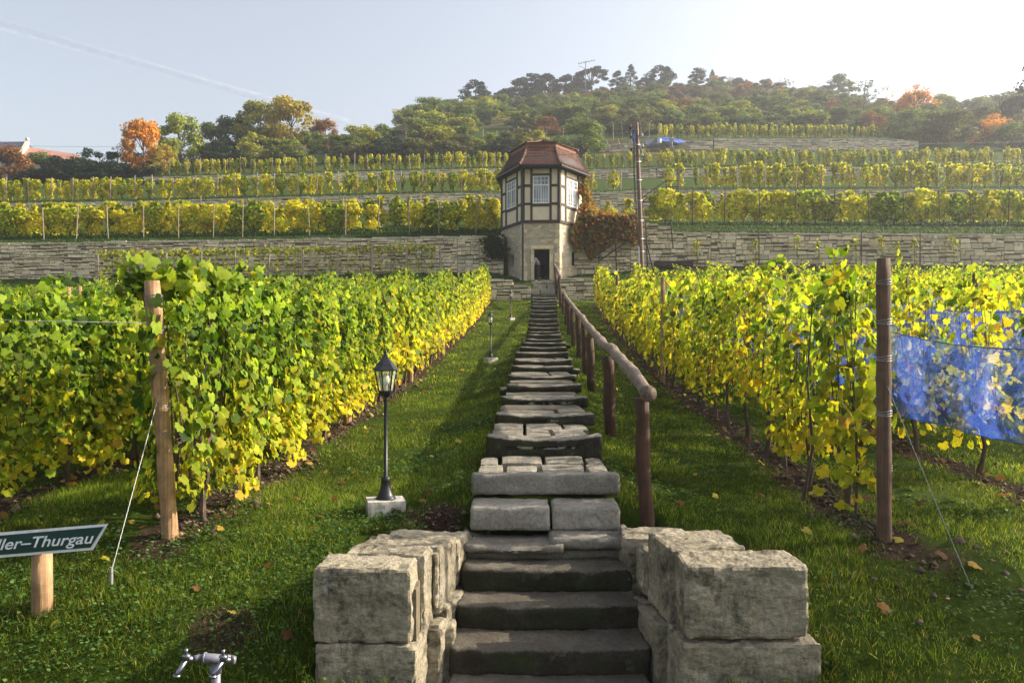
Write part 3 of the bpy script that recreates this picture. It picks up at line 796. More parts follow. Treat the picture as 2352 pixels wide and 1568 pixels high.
def terrace_vine(seed, n, w, h, size, T, yb, yt, base=.35):
    """a vine on its own stake: row runs across, so spread in x"""
    rng = np.random.default_rng(seed)
    z = base+(h-base)*rng.random(n)**.8; wz = w*(.5+.28*np.sin(z*3+seed)+.1*np.sin(z*7+seed*2))*np.where(z > h-.25, .6, 1)
    a = rng.uniform(0, 6.283, n); rr = np.sqrt(rng.uniform(.15, 1, n))*wz
    P = np.stack([np.cos(a)*rr, np.sin(a)*rr*.6, z+rng.normal(0, .04, n)], 1)
    Nn = np.stack([np.cos(a), np.sin(a)*1.2, .35+0*a], 1)+rng.normal(0, .45, (n, 3))
    C = leafcols(rng, n, yb+(yt-yb)*(z-base)/(h-base))
    fol = scatter_leaves(P, Nn, size*rng.uniform(.6, 1.2, n), C, T, rng)
    return fol
def trunk_only(seed, h):
    r = random.Random(seed); mb = MB()
    p = [(0, 0, -.15)]
    for i in range(5): p.append((r.uniform(-.05, .05), r.uniform(-.03, .03), .1+i*h/5))
    mb.tube(p, [.04, .035, .03, .025, .02, .012], 5); return mb
T1V = [(me_from('vine_foliage', terrace_vine(100+i, 620, .95, 1.9, .088, T_B, [.95, .75, .9, .7, .9, .35][i], [.7, .55, .8, .4, .7, .2][i], .35)), trunk_only(100+i, 1.2).build('vine_trunk', 'vine_wood', link=False)) for i in range(6)]
def with_trunk(sh, seed):
    v, f, c = tris_of(trunk_only(seed, 1.1)); return join([sh, (v, f, np.tile([.12, .08, .05], (len(v), 1)))])
T2V = [(me_from('vine_foliage', terrace_vine(120+i, 300, .66, 1.85, .11, T_C, [.9, .7, .8, .45, .75][i], [.6, .5, .7, .3, .5][i], .3)), trunk_only(i, 1.1).build('vine_trunk', 'vine_wood', link=False)) for i in range(5)]
T3V = [(me_from('vine_foliage', with_trunk(terrace_vine(140+i, 190, .58, 1.8, .14, T_C, [.85, .65, .8, .5][i], [.6, .5, .7, .3][i], .3), i)), None) for i in range(4)]

class Kind:
    """first use makes the thing with its parts, later uses copy it"""
    def __init__(s, name, cat, parts):
        s.name, s.cat, s.parts, s.proto = name, cat, parts, None
    def put(s, loc, label, group, rz=0.0, sc=(1, 1, 1), color=(1, 1, 1, 1)):
        if s.proto is None:
            if len(s.parts) == 1:
                o = mkobj(s.name, s.parts[0][1]); tag(o, label, s.cat, group)
                o.location = loc; o.rotation_euler = (0, 0, rz); o.color = color
            else:
                o = thing(s.name, loc, label, s.cat, group, rz)
                for pn, me in s.parts:
                    c = mkobj(pn, me, o); c.color = color
            o.scale = sc; s.proto = o; return o
        c = copy_tree(s.proto, loc, rz, sc, label, group, color)
        return c
def kinds(lst): return [Kind('grapevine', 'grapevine', [('trunk', w), ('foliage', l)] if w is not None else [('foliage', l)]) for l, w in lst]
kNL, kML, kNR, kMR, kT1 = kinds(NL), kinds(ML), kinds(NR), kinds(MR), kinds(T1V)
kT2 = kinds(T2V); kT3 = kinds(T3V)
rv = random.Random(77)
def ctint(y=0.0, v=.12):
    b = rv.uniform(1-v, 1+v); return (b*(1+y), b, b*(1-.3*abs(y)), 1)
MASS = []          # (mesh-template, location, rz, scale) merged into one stuff object
def stuff_put(tmpl, loc, rz=0, s=1.0):
    MASS.append((tmpl, loc, rz, s))
ROWNAME_L = ['leafy green grapevine in the row beside the lamps', 'green grapevine in the second row left of the lamps', 'green grapevine in the third row left of the lamps']
ROWNAME_R = ['yellow grapevine in the open row right of the stair handrail', 'yellow grapevine in the netted second row right of the handrail', 'yellow-green grapevine in the third row right of the handrail']
SP = 1.15
def row(u, k, left):
    d = 6.55 if left else 6.75
    if left and k == 0: d = 6.45
    step = SP if (left or k > 0) else .78
    i = 0
    while d < 38.2:
        x = u+.04*d
        px = CX+F*x/d
        if -110 < px < 2460:
            z = gz(x, d)
            lst = (kNL if d < 13 else kML) if left else (kNR if d < 13 else kMR)
            ki = rv.randrange(len(lst)); fl = rv.choice((0, math.pi))
            s = rv.uniform(.95, 1.07); sz = s
            if left and k == 0 and i < 2: sz = 1.03
            if left and k == 0 and 3 <= d < 9 and i >= 2: sz = 1.02
            if left and k >= 1: sz *= .94
            if (not left) and k == 0: sz *= float(ip(d, [6, 9, 12, 20, 38], [.93, .98, .98, 1.0, .98]))
            if left:
                yy = -.03 if k else float(ip(d, [6, 12, 20, 38], [-.05, .05, .18, .28]))
            else: yy = .12
            col = (1+yy*.6, 1+yy*.12, 1, 1)
            b = rv.uniform(.88, 1.1); col = (col[0]*b, col[1]*b, col[2]*b, 1)
            if k < 3 and (k < 2 or d < 30) and not (k == 2 and d < 9):
                nm = (ROWNAME_L if left else ROWNAME_R)[k]
                sg = ('at its near end', 'in its near half', 'in its middle', 'at its far end')[int(d > 9)+int(d > 15)+int(d > 26)]
                nm += ', '+sg
                lst[ki].put((x, d, z-.02), nm, 'grapevines '+nm.split(' grapevine ')[1], fl-.04, (s, s, sz), col)
            else:
                src = (ML if left else MR)[rv.randrange(4)][0]
                stuff_put(src, (x, d, z-.02), fl, s*.98)
        d += step*rv.uniform(.92, 1.08) if d < 13 else 1.2; i += 1
for k in range(12): row(ROW_L[k], k, True)
for k in range(12): row(ROW_R[k], k, False)
# wild shoots arching over the near left post
sh = []
rng = np.random.default_rng(9)
for (px, py, dd, n, sp) in ((312, 630, 6.15, 26, .09), (372, 628, 6.2, 26, .10), (430, 640, 6.4, 22, .09), (466, 628, 6.5, 24, .08), (500, 640, 6.7, 22, .08), (330, 662, 6.3, 26, .10), (430, 665, 6.3, 26, .10), (540, 655, 7.1, 20, .08), (395, 660, 6.3, 20, .08)):
    c = np.array(W(px, py, dd)); P = c+rng.normal(0, sp, (n, 3))*np.array([1, .8, .55])
    Nn = rng.normal(0, .6, (n, 3))+np.array([.6, -.5, .7])
    sh.append(scatter_leaves(P, Nn, .066*rng.uniform(.6, 1.3, n), leafcols(rng, n, np.full(n, .15)), T_A, rng))
def vine_root(x, d, label, group='lone grapevines'):
    return thing('grapevine', (x, d, gz(x, d)), label, 'grapevine', group)
g = vine_root(X(420, 6.25), 6.25, 'bushy green grapevine whose shoots arch over the near left post')
v, f, c = join(sh); v = v-np.array([X(420, 6.25), 6.25, gz(X(420, 6.25), 6.25)])
mkobj('foliage', np_mesh('vine_foliage', v, f, 'vine_leaf', c), g)
mb = MB()
b0 = Vector((X(420, 6.25), 6.25, gz(X(420, 6.25), 6.25)))
for (px, py, dd) in ((312, 600, 6.15), (372, 592, 6.2), (470, 590, 6.5), (500, 620, 6.7), (340, 650, 6.2), (430, 640, 6.3), (555, 640, 7.0)):
    e = W(px, py, dd)-b0; mb.tube([(e.x*.25, e.y*.4, .35), (e.x*.35+.05, e.y*.4, .8), (e.x*.6, e.y*.7, 1.35), e], [.014, .008, .006, .003], 5)
mb.build('trunk', 'vine_wood', g)
# the thin hanging vine at the right end post
rng = np.random.default_rng(19); sh = []
for (px, py, n, sp) in ((1965, 1065, 12, .06), (1945, 1100, 12, .07), (1960, 1150, 6, .035), (2004, 1110, 5, .03), (1960, 1000, 18, .09), (1975, 940, 22, .10), (1985, 890, 16, .09), (1950, 860, 22, .12), (1970, 800, 20, .12), (1955, 740, 18, .12), (1930, 980, 14, .08), (1880, 1010, 14, .08), (1905, 950, 18, .10)):
    c = np.array(W(px, py, 6.55 if px > 1920 else 7.0)); P = c+rng.normal(0, sp, (n, 3))
    Nn = rng.normal(0, .6, (n, 3))+np.array([.5, -.6, .4])
    sh.append(scatter_leaves(P, Nn, .066*rng.uniform(.6, 1.2, n), leafcols(rng, n, np.full(n, .75 if py > 930 else .4)), T_A, rng))
bx = X(1965, 6.55); bzz = gz(bx, 6.55)
g = vine_root(bx, 6.55, 'thin hanging yellow grapevine beside the dark right end post')
v, f, c = join(sh); mkobj('foliage', np_mesh('vine_foliage', v-np.array([bx, 6.55, bzz]), f, 'vine_leaf', c), g)
mb = MB(); mb.tube([(0, 0, -.05), (.02, 0, .4), (-.02, .02, .9), (.01, .03, 1.5), (0, 0, 1.85)], [.014, .012, .009, .006, .004], 5)
mb.tube([(-.3, .4, -.05), (-.22, .35, .5), (-.25, .4, 1.1), (-.2, .4, 1.8)], [.018, .014, .009, .005], 5)
mb.build('trunk', 'vine_wood', g)
# arching shoot above the right rows
rng = np.random.default_rng(23); P = []; dA = 17
for t in np.linspace(0, 1, 60):
    a = math.pi*(1.15-1.3*t); P.append(np.array(W(1788+34*math.cos(a), 640-44*max(-.4, math.sin(a)), dA))+rng.normal(0, .05, 3))
P = np.array(P); sh = scatter_leaves(P, rng.normal(0, .6, (60, 3))+np.array([.4, -.5, .5]), .10*rng.uniform(.6, 1.1, 60), leafcols(rng, 60, np.full(60, .3)), T_B, rng)
bx, bz_ = X(1788, dA), gz(X(1788, dA), dA)
g = vine_root(bx, dA, 'grapevine with a looped shoot arching above the right rows')
mkobj('foliage', np_mesh('vine_foliage', sh[0]-np.array([bx, dA, bz_]), sh[1], 'vine_leaf', sh[2]), g)
mb = MB(); mb.tube([(0, 0, 0), (X(1755, dA)-bx, 0, 1.2), (X(1755, dA)-bx, 0, Z(650, dA)-bz_), (0, 0, Z(598, dA)-bz_), (X(1822, dA)-bx, 0, Z(650, dA)-bz_)], [.02, .015, .01, .008, .004], 5); mb.build('trunk', 'vine_wood', g)

# terrace rows --------------------------------------------------------
def trow(d, px0, px1, step, lst, lab, grp, jit=.2, skip=0.0, s=1.0, stuff=None, col=(1, 1, 1), gaps=()):
    x = X(px0, d)
    while x < X(px1, d):
        xx = x+rv.uniform(-jit, jit); dd = d+rv.uniform(-.25, .25); px = CX+F*xx/dd
        if rv.random() > skip and not any(a < px < b for a, b in gaps):
            z = anyz(xx, dd); k = rv.randrange(len(lst)); ss = s*rv.uniform(.88, 1.1)
            if stuff is not None: stuff_put(stuff[rv.randrange(len(stuff))][0], (xx, dd, z-.05), rv.uniform(0, 6), ss)
            else:
                b = rv.uniform(1.0, 1.3)
                lst[k].put((xx, dd, z-.05), lab, grp, rv.choice((0, math.pi))+rv.uniform(-.4, .4), (ss*1.18, ss, ss*rv.uniform(.92, 1.08)), (b*col[0], b*col[1], b*col[2], 1))
        x += step
A = 'grapevines on the first terrace left of the tower'
trow(46.6, -20, 800, .80, kT1, 'bushy yellow grapevine in the front row of the first terrace, left of the tower', 'front row, '+A)
trow(46.4, 815, 1145, 1.15, kT1, 'slim separate yellow grapevine on the first terrace nearest the tower left side', 'separate '+A, .2, .1, .92)
trow(49.6, -20, 1150, .9, kT1, 'yellow grapevine in the back row of the first terrace, left of the tower', 'back row, '+A, .25, .08, 1.0, stuff=T1V)
trow(52.5, -20, 1150, 1.0, kT1, '', '', .3, .15, .9, stuff=T1V)
trow(47.5, 1355, 1440, 1.1, kT1, 'small yellow grapevine between the creeper and the utility pole', 'grapevines behind the red creeper', .1, 0, .85)
trow(49.0, 1500, 2420, .78, kT1, 'dense green and yellow grapevine in the first terrace row right of the pole', 'grapevines on the first terrace right of the tower', .15, .02, 1.1, col=(.95, 1.0, 1))
trow(52.0, 1520, 2420, 1.0, kT1, '', '', .25, .1, 1.0, stuff=T1V)
trow(66.0, -20, 1150, .78, kT2, 'narrow upright grapevine on the second terrace left of the tower', 'grapevines on the second terrace left of the tower', .15, .12, 1.0)
trow(68.0, -20, 1150, .8, kT2, '', '', .3, .3, .95, stuff=T2V)
trow(66.5, 1362, 1455, .9, kT2, 'slender grapevine on the second terrace between tower roof and pole', 'grapevines on the second terrace beside the tower roof', .2, .15, .95)
trow(67.0, 1540, 2420, .75, kT2, 'bright yellow grapevine on the second terrace right of the iron steps', 'grapevines on the second terrace right of the tower', .12, .04, 1.08, gaps=((1572, 1605), (1905, 1930)))
trow(68.5, 1600, 2420, .9, kT2, '', '', .2, .1, 1.05, stuff=T2V)
trow(85.5, 395, 1185, .72, kT3, '', '', .2, .12, .95, stuff=T3V)
trow(87.5, 395, 1185, .9, kT3, '', '', .3, .3, .9, stuff=T3V)
trow(85.5, 1340, 2420, .72, kT3, '', '', .2, .06, .98, stuff=T3V)
trow(88, 1500, 2420, .8, kT3, '', '', .2, .1, 1.0, stuff=T3V)
trow(112, 1515, 2030, .75, kT3, '', '', .2, .04, 1.05, stuff=T3V)
trow(115, 1515, 2010, .9, kT3, '', '', .2, .1, 1.05, stuff=T3V)
# everything farther off as one mass
cache = {}
def raw(me):
    if me.name not in cache:
        v = np.empty(len(me.vertices)*3, np.float32); me.vertices.foreach_get('co', v)
        f = np.empty(len(me.polygons)*3, np.int32); me.loops.foreach_get('vertex_index', f)
        c = np.empty(len(me.vertices)*4, np.float32); me.color_attributes['tint'].data.foreach_get('color', c)
        cache[me.name] = (v.reshape(-1, 3), f.reshape(-1, 3), c.reshape(-1, 4)[:, :3])
    return cache[me.name]
parts = []
for me, loc, rz, s in MASS:
    v, f, c = raw(me); ca, sa = math.cos(rz), math.sin(rz)
    R = np.array([[ca, -sa, 0], [sa, ca, 0], [0, 0, 1]])
    parts.append((v @ R.T*s+np.array(loc), f, np.clip(c*rv.uniform(.8, 1.15), 0, 1)))
v, f, c = join(parts)
o = mkobj('distant_vine_foliage', np_mesh('distant_vine_foliage', v, f, 'vine_leaf', c))
tag(o, 'mass of yellow-green vines in the deeper rows and on the upper terraces', 'vine foliage', None, 'stuff')
print('mass vines', len(MASS), 'tris', len(f))

# vines trained on the wall -------------------------------------------
rng = np.random.default_rng(31)
def trained(px0, px1, dW, n, ytop, ybot, label, group, dense=1.0):
    n = int(n*1.6); c0 = (px0+px1)/2; bx = X(c0, dW); bz_ = anyz(bx, dW)
    z1 = Z(ytop, dW)
    m = int(n*dense); P = []
    for _ in range(m):
        if rng.random() < .55: P.append((X(rng.uniform(px0, px1), dW), dW+rng.normal(0, .07), z1+rng.normal(0, .10)))
        else:
            s = px0+(px1-px0)*(rng.integers(0, 4)+.5)/4
            P.append((X(s, dW)+rng.normal(0, .07), dW+rng.normal(0, .06), z1-abs(rng.uniform(0, 1))*(z1-Z(ybot, dW))))
    P = np.array(P); k = len(P)
    sh = scatter_leaves(P, rng.normal(0, .5, (k, 3))+np.array([.4, -.9, .5]), .085*rng.uniform(.6, 1.2, k), leafcols(rng, k, np.full(k, .45)), T_B, rng)
    g = thing('trained_vine', (bx, dW, bz_), label, 'trained vine', group)
    mkobj('foliage', np_mesh('vine_foliage', sh[0]-np.array([bx, dW, bz_]), sh[1], 'vine_leaf', sh[2]), g)
    mb = MB(); mb.tube([(0, 0, -.05), (.03, 0, .5), (0, 0, z1-bz_)], [.02, .015, .01], 5)
    mb.tube([(X(px0, dW)-bx, 0, z1-bz_), (X(px1, dW)-bx, 0, z1-bz_)], .007, 4); mb.build('trunk', 'vine_wood', g)
for i in range(11):
    a = 225+71*i
    trained(a, a+66, 42.4-.1*(i % 2), 110, float(ip(a, [225, 1000], [583, 568])), float(ip(a, [225, 1000], [640, 622])), 'thin yellow-green vine trained along the wall between posts, left of the tower', 'vines trained along the left wall')
for i, px in enumerate((1600, 1735, 1830, 1880, 1965, 2025, 2060, 2100, 2190)):
    trained(px-7, px+7, 43.35, 34, 560-(i % 3)*5, 592+(i % 2)*8, 'small climbing vine against the pale wall right of the bench', 'climbing vines on the right wall', .9)

# ------------------------------------------------------------------ stakes and posts
def stake_mesh(name, h, r, seed, mat='stake_wood', n=7):
    rr = random.Random(seed); mb = MB()
    mb.tube([(0, 0, -.2), (rr.uniform(-.01, .01), 0, h*.5), (rr.uniform(-.02, .02), rr.uniform(-.02, .02), h)], [r, r*.97, r*.92], n, jit=.1)
    return mb.build(name, mat, link=False)
kST = [Kind('vineyard_stake', 'stake', [('stake', stake_mesh('stake', 2.0, .032, i))]) for i in range(4)]
kSTd = [Kind('vineyard_stake', 'stake', [('stake', stake_mesh('stake', 2.0, .035, i, 'vine_wood'))]) for i in range(2)]
kSTf = [Kind('vineyard_stake', 'stake', [('stake', stake_mesh('stake', 2.0, .045, i, n=5))]) for i in range(3)]
def srow(d, px0, px1, step, lab, grp, s=1.0, kk=kST, jit=.2, lean=0.05):
    x = X(px0, d)
    while x < X(px1, d):
        xx = x+rv.uniform(-jit, jit); z = anyz(xx, d)
        o = kk[rv.randrange(len(kk))].put((xx, d+rv.uniform(-.1, .1), z), lab, grp, rv.uniform(0, 6), (1, 1, s*rv.uniform(.9, 1.1)))
        o.rotation_euler = (rv.uniform(-lean, lean), rv.uniform(-lean, lean), rv.uniform(0, 6))
        x += step
srow(45.6, 100, 1150, 1.9, 'pale stake in the front row of the first terrace left of the tower', 'stakes on the first terrace, left', 1.0)
srow(46.6, 1410, 1440, 1.0, 'sunlit stake behind the red creeper', 'stakes behind the creeper', .85)
srow(48.2, 1585, 2400, 2.15, 'brown stake in the first terrace row right of the pole', 'stakes on the first terrace, right', 1.15, kSTd)
srow(51, 300, 1150, 2.3, 'pale stake behind the vines of the first terrace, left', 'back stakes on the first terrace', 1.02)
srow(65.6, 20, 1150, 1.7, 'thin stake among the narrow vines of the second terrace, left of the tower', 'stakes on the second terrace, left', .98, kSTf)
srow(66.2, 1560, 2400, 2.4, 'thin stake among the second terrace vines at right', 'stakes on the second terrace, right', 1.05, kSTf)
srow(66, 1362, 1470, 1.2, 'thin stake beside the tower roof on the second terrace', 'stakes beside the tower roof', .9, kSTf)
srow(85, 395, 1180, 1.5, 'small pale stake on the third terrace left of the tower roof', 'stakes on the third terrace, left', .95, kSTf)
srow(85, 1345, 1520, 1.1, 'small pale stake on the third terrace between roof and pole', 'stakes on the third terrace, right', .95, kSTf)
srow(111, 720, 1000, 2.6, 'far stake among bushes above the third terrace', 'far stakes above the left terraces', 1.2, kSTf)
srow(111, 1000, 1300, 2.2, 'far stake rising behind the bushes above the tower roof', 'far stakes behind the bushes', 1.15, kSTf)
srow(111, 1385, 1530, 1.3, 'bare pale stake in the empty top row above the pole', 'bare stakes of the top row', 1.25, kSTf)
# leaning pale poles on the cleared terrace
for i, px in enumerate((1396, 1422, 1450, 1466)):
    p = W(px, 336, 100); o = kSTf[0].put((p.x, 95, anyz(p.x, 95)-.2), 'pale pole leaning on the cleared bank under the tarpaulin', 'leaning pale poles', 0, (1.3, 1.3, 1.5)); o.rotation_euler = (-.3, -.25, 0)
# posts of the trained vines
pk = Kind('trellis_post', 'post', [('post', stake_mesh('post', 1.75, .05, 5))])
for i in range(11):
    px = float(226+78.5*i); d = 42.1; x = X(px, d)
    o = pk.put((x, d, gz(x, d)), 'pale post holding the trained vines before the left wall', 'trellis posts before the left wall', i); o.rotation_euler = (0, .03*(i % 3-1), i)
for i, px in enumerate((1743, 1978, 2113)):
    x = X(px, 43.1); kSTd[0].put((x, 43.1, gz(x, 43.1)), 'thin dark post before the pale right wall', 'thin posts before the right wall')
# intermediate posts inside the near rows
ip_me = [stake_mesh('post', 2.05, .055, 20+i, 'post_wood' if i < 2 else 'post_wood_dark', 10) for i in range(4)]
kIP = [Kind('trellis_post', 'post', [('post', m_)]) for m_ in ip_me]
for d in (11.0, 16.2, 21.4, 26.6, 31.8, 37.4):
    x = ROW_L[0]+.04*d; kIP[0].put((x+.05, d, gz(x, d)), 'wooden post inside the leafy row beside the lamps', 'posts in the first left row', d, (1, 1, .8))
for i, (px, ytop, ybase) in enumerate(((1535, 638, 876), (1424, 632, 770), (1380, 640, 716))):
    u = ROW_R[0]; d = u/((px-CX)/F-.04); x = u+.04*d
    z0 = gz(x, d); h = Z(ytop, d)-z0
    kIP[2 if i else 1].put((x-.12, d-.05, z0), ('dark-footed weathered post standing in the first right row', 'slim dark post far up the first right row', 'last dark post of the first right row by the low wall')[i], 'posts in the first right row', d, (.9, .9, h/2.05))
for i, (px, ytop, k, lab) in enumerate(((1708, 650, 1, 'weathered round post among the netted vines'), (1640, 632, 1, 'weathered post above the second right row'), (2083, 640, 3, 'grey post behind the right end post'), (2243, 628, 3, 'grey post far right among the vine tops'), (1800, 632, 2, 'small post in the middle of the right rows'))):
    u = ROW_R[k]; d = u/((px-CX)/F-.04); x = u+.04*d; z0 = gz(x, d)
    kIP[i % 2+ (2 if i > 1 else 0)].put((x, d, z0), lab, 'posts deeper in the right rows', d, (1, 1, (Z(ytop, d)-z0)/2.05))
for i, px in enumerate((155, 290, 183)):
    k = (3, 4, 5)[i]; u = ROW_L[k]; d = u/((px-CX)/F-.04); x = u+.04*d; z0 = gz(x, d)
    kIP[0].put((x, d, z0), 'post top peeping over the green rows at far left', 'post tops over the left rows', d, (1, 1, 1.0))

# the two big end posts, with wire wraps and a guy wire
def end_post(label, px, ytop, d, lean, mat, anchor, wraps, r=.057):
    x = X(px, d); z0 = gz(x, d); h = Z(ytop, d-.1)-z0
    root = thing('end_post', (x, d, z0), label, 'post', 'end posts of the first vine rows')
    mb = MB(); tx = lean[0]; ty = lean[1]
    n = 14; path = [(tx*t, ty*t, -.25+(h+.25)*t) for t in np.linspace(0, 1, n)]
    mb.tube(path, [r*(1.06-.1*t)+.003*math.sin(t*23) for t in np.linspace(0, 1, n)], 20, jit=.02)
    mb.build('shaft', mat, root, smooth=True)
    for w in wraps:
        wr = MB()
        for k in range(3):
            zc = h*w+k*.012; cx, cy = tx*w, ty*w
            wr.tube([(cx+math.cos(a)*(r+.004), cy+math.sin(a)*(r+.004), zc+.008*math.sin(a+k)) for a in np.linspace(0, 2*math.pi, 17)], .0025, 4)
        wr.build('wire_wrap', 'wire', root)
    gw = MB(); a = Vector((tx*.55, ty*.55-r, h*.55)); e = W(*anchor)-Vector((x, d, z0))
    pts = [a.lerp(e, t)+Vector((.0012*math.sin(t*160), 0, 0)) for t in np.linspace(0, 1, 60)]
    gw.tube(pts, .0028, 5); gw.tube([e+Vector((0, 0, .03)), e+Vector((0, 0, -.08))], .012, 6)
    gw.build('guy_wire', 'wire', root)
end_post('light brown round wooden post at the near end of the left vine row', 397, 645, 5.95, (-.11, -.10), 'post_wood', (256, 1312, 5.15), (.93, .80, .655, .51, .40))
end_post('tall post with dark wet foot and wires at the near end of the right row', 2031, 592, 5.9, (-.03, -.05), 'post_wood_dark', (2232, 1352, 5.25), (.91, .77, .64, .445, .25), .051)
# trellis wires
for lab, u, x_off in (('thin wire strung along the row beside the lamps', ROW_L[0], .1), ('thin wire strung along the row right of the handrail', ROW_R[0], -.1)):
    for hh, nm in ((.72, 'lowest '), (1.15, 'middle '), (1.55, 'upper ')):
        mb = MB(); mb.tube([(u+.04*y+x_off*0, y, gz(u+.04*y, y)+hh) for y in np.arange(5.95, 38, 1.0)], .0025, 4)
        tag(mb.build('trellis_wire', 'wire'), nm+lab, 'wire', 'trellis wires')
mb = MB(); mb.tube([W(-40, 733, 6.6), W(60, 737, 6.65), W(190, 739, 6.9), W(380, 742, 7.6)], .003, 4)
tag(mb.build('trellis_wire', 'wire'), 'pale wire crossing the green vines at the left edge', 'wire', 'trellis wires')

# ------------------------------------------------------------------ blue bird nets
def net(label, u, d0, d1, zt, zb, off, seed):
    nu, nv = int((d1-d0)*16)+2, 16; V = []
    for i in range(nu):
        d = d0+(d1-d0)*i/(nu-1); x = u+.04*d; g0 = gz(x, d)
        sagb = .04*math.sin(d*1.9+seed)+.02*math.sin(d*4.1); sagt = .04*math.sin(d*1.3+seed)
        for j in range(nv):
            t = j/(nv-1); z = g0+(zb+sagb)*(1-t)+(zt+sagt)*t
            xx = x+off*(1+.35*math.sin(t*3.0))+.05*mnoise.noise(Vector((d*1.8, t*3, seed)))+.03*mnoise.noise(Vector((d*9, t*1.5, seed)))+.03*mnoise.noise(Vector((d*4, t*5, seed)))
            V.append((xx, d, z))
    Fi = [(i*nv+j, (i+1)*nv+j, (i+1)*nv+j+1, i*nv+j+1) for i in range(nu-1) for j in range(nv-1)]
    me = np_mesh('bird_net', V, Fi, 'bird_net', None, True)
    no = tag(mkobj('bird_net', me), label, 'bird net', 'blue bird nets')
    for hn, jj in (('hem', 0), ('top_cord', nv-1)):
        hm = MB(); hm.tube([V[i*nv+jj] for i in range(0, nu, 3)], .006, 4, col=(1, 1, 1)); hm.build(hn, 'tarp_blue', no)
net('wide blue bird net hung along the second right row, nearest the end post', ROW_R[1], 4.6, 15.0, 1.36, .50, -.30, 1)
net('blue bird net hung behind the first one on the third right row', ROW_R[2], 8.0, 22.0, 1.6, .6, -.32, 3)
net('blue bird net far up the second right row', ROW_R[1], 14.5, 27.0, 1.5, .5, -.30, 5)
net('blue bird net on the fourth right row at the edge', ROW_R[3], 9.0, 20.0, 1.7, .7, -.32, 7)
# ------------------------------------------------------------------ the half-timbered tower
tower = thing('vineyard_tower', (X(1243, 43.5), 43.5, 3.2), 'half-timbered vineyard tower with red tiled roof at the head of the stairs', 'tower')
TI = Matrix.Translation(-Vector(tower.location))
def tb(mb, name, mats, parent=tower, smooth=False):
    o = mb.build(name, mats, parent, smooth)
    if parent is tower: o.matrix_parent_inverse = TI
    return o
V2 = lambda px, d: Vector((X(px, d), d, 0))
RING = [V2(1200.5, 42.1), V2(1285, 41.95), V2(1340, 44.4), V2(1332, 48.2), V2(1172, 48.4), V2(1152, 44.9)]
Z0, Z1, Z2 = 3.2, 6.25, 9.2
def fr(i, o0=0.0):
    A = RING[i]; B = RING[(i+1) % 6]; t = (B-A).normalized(); n = Vector((t.y, -t.x, 0))
    return A, B, t, n
def P3(i, s, z, o):
    A, B, t, n = fr(i); p = A+(B-A)*s+n*o; return (p.x, p.y, z)
def slab(mb, i, s0, s1, za, zb, o0, o1, mi=0, col=(1, 1, 1)):
    mb.hexa([P3(i, s0, za, o1), P3(i, s1, za, o1), P3(i, s1, za, o0), P3(i, s0, za, o0), P3(i, s0, zb, o1), P3(i, s1, zb, o1), P3(i, s1, zb, o0), P3(i, s0, zb, o0)], mi, col)
def wallface(mb, i, za, zb, hole=None, th=.4, o=0.0):
    e = .07
    if hole is None: slab(mb, i, e*0, 1, za, zb, o-th, o); return
    s0, s1, ha, hb = hole
    slab(mb, i, 0, s0, za, zb, o-th, o); slab(mb, i, s1, 1, za, zb, o-th, o)
    slab(mb, i, s0, s1, hb, zb, o-th, o)
    if ha > za+.02: slab(mb, i, s0, s1, za, ha, o-th, o)
mb = MB()
wallface(mb, 0, Z0-.6, Z1, (.31, .73, 3.25, 4.87)); wallface(mb, 1, Z0-.6, Z1, (.50, .76, 4.12, 4.9)); wallface(mb, 5, Z0-.6, Z1, (.40, .60, 4.05, 4.72))
for i in (2, 3, 4): wallface(mb, i, Z0-.6, Z1)
mb.m = [0]*len(mb.f)      # rough quoins at the corners, long stone courses showing through
r = random.Random(5)
for i in (0, 1, 5):
    z = Z0
    while z < Z1-.15:
        h = r.uniform(.18, .32)
        for s0, s1 in ((-.012, r.uniform(.06, .13)), (1-r.uniform(.06, .13), 1.012)):
            c = r.uniform(.65, 1.0); slab(mb, i, s0, s1, z+.01, min(z+h-.012, Z1-.01), -.1, .018+r.uniform(0, .015), 1, (c, c, c*.97))
        z += h
z = 3.25
while z < 4.87:      # door jambs
    h = r.uniform(.22, .4); c = r.uniform(.6, .95)
    slab(mb, 0, .225, .308, z+.008, min(z+h, 4.86), -.1, .035, 1, (c, c*.97, c*.9)); slab(mb, 0, .732, .82, z+.008, min(z+h, 4.86), -.1, .035, 1, (c, c*.97, c*.9)); z += h
slab(mb, 0, .22, .83, 4.875, 5.06, -.1, .04, 1, (.95, .9, .8))
for k in range(190):
    i = r.choice((0, 1, 5)); s = r.uniform(.1, .85); z = r.uniform(3.4, 6.1)
    if i == 0 and .2 < s+.05 < .85 and z < 5.1: continue
    if i in (1, 5) and .3 < s+.05 < .8 and 3.9 < z < 5: continue
    c = r.uniform(.5, 1.0); slab(mb, i, s, min(s+r.uniform(.06, .16), .93), z, z+r.uniform(.05, .11), -.05, r.uniform(.004, .016), 1, (c, c*.97, c*.88))
tb(mb, 'base_wall', ['render_stone', 'terrace_stone'])
mb = MB()      # room behind the openings, its shade painted as near-black colour
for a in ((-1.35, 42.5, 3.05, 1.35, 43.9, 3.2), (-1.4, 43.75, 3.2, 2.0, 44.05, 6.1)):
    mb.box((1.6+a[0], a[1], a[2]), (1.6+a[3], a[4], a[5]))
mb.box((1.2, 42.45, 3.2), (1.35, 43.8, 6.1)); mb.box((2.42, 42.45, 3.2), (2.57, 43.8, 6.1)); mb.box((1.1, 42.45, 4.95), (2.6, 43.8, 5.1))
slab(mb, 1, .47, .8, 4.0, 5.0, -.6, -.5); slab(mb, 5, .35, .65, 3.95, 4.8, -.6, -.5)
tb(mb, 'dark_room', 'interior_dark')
mb = MB()
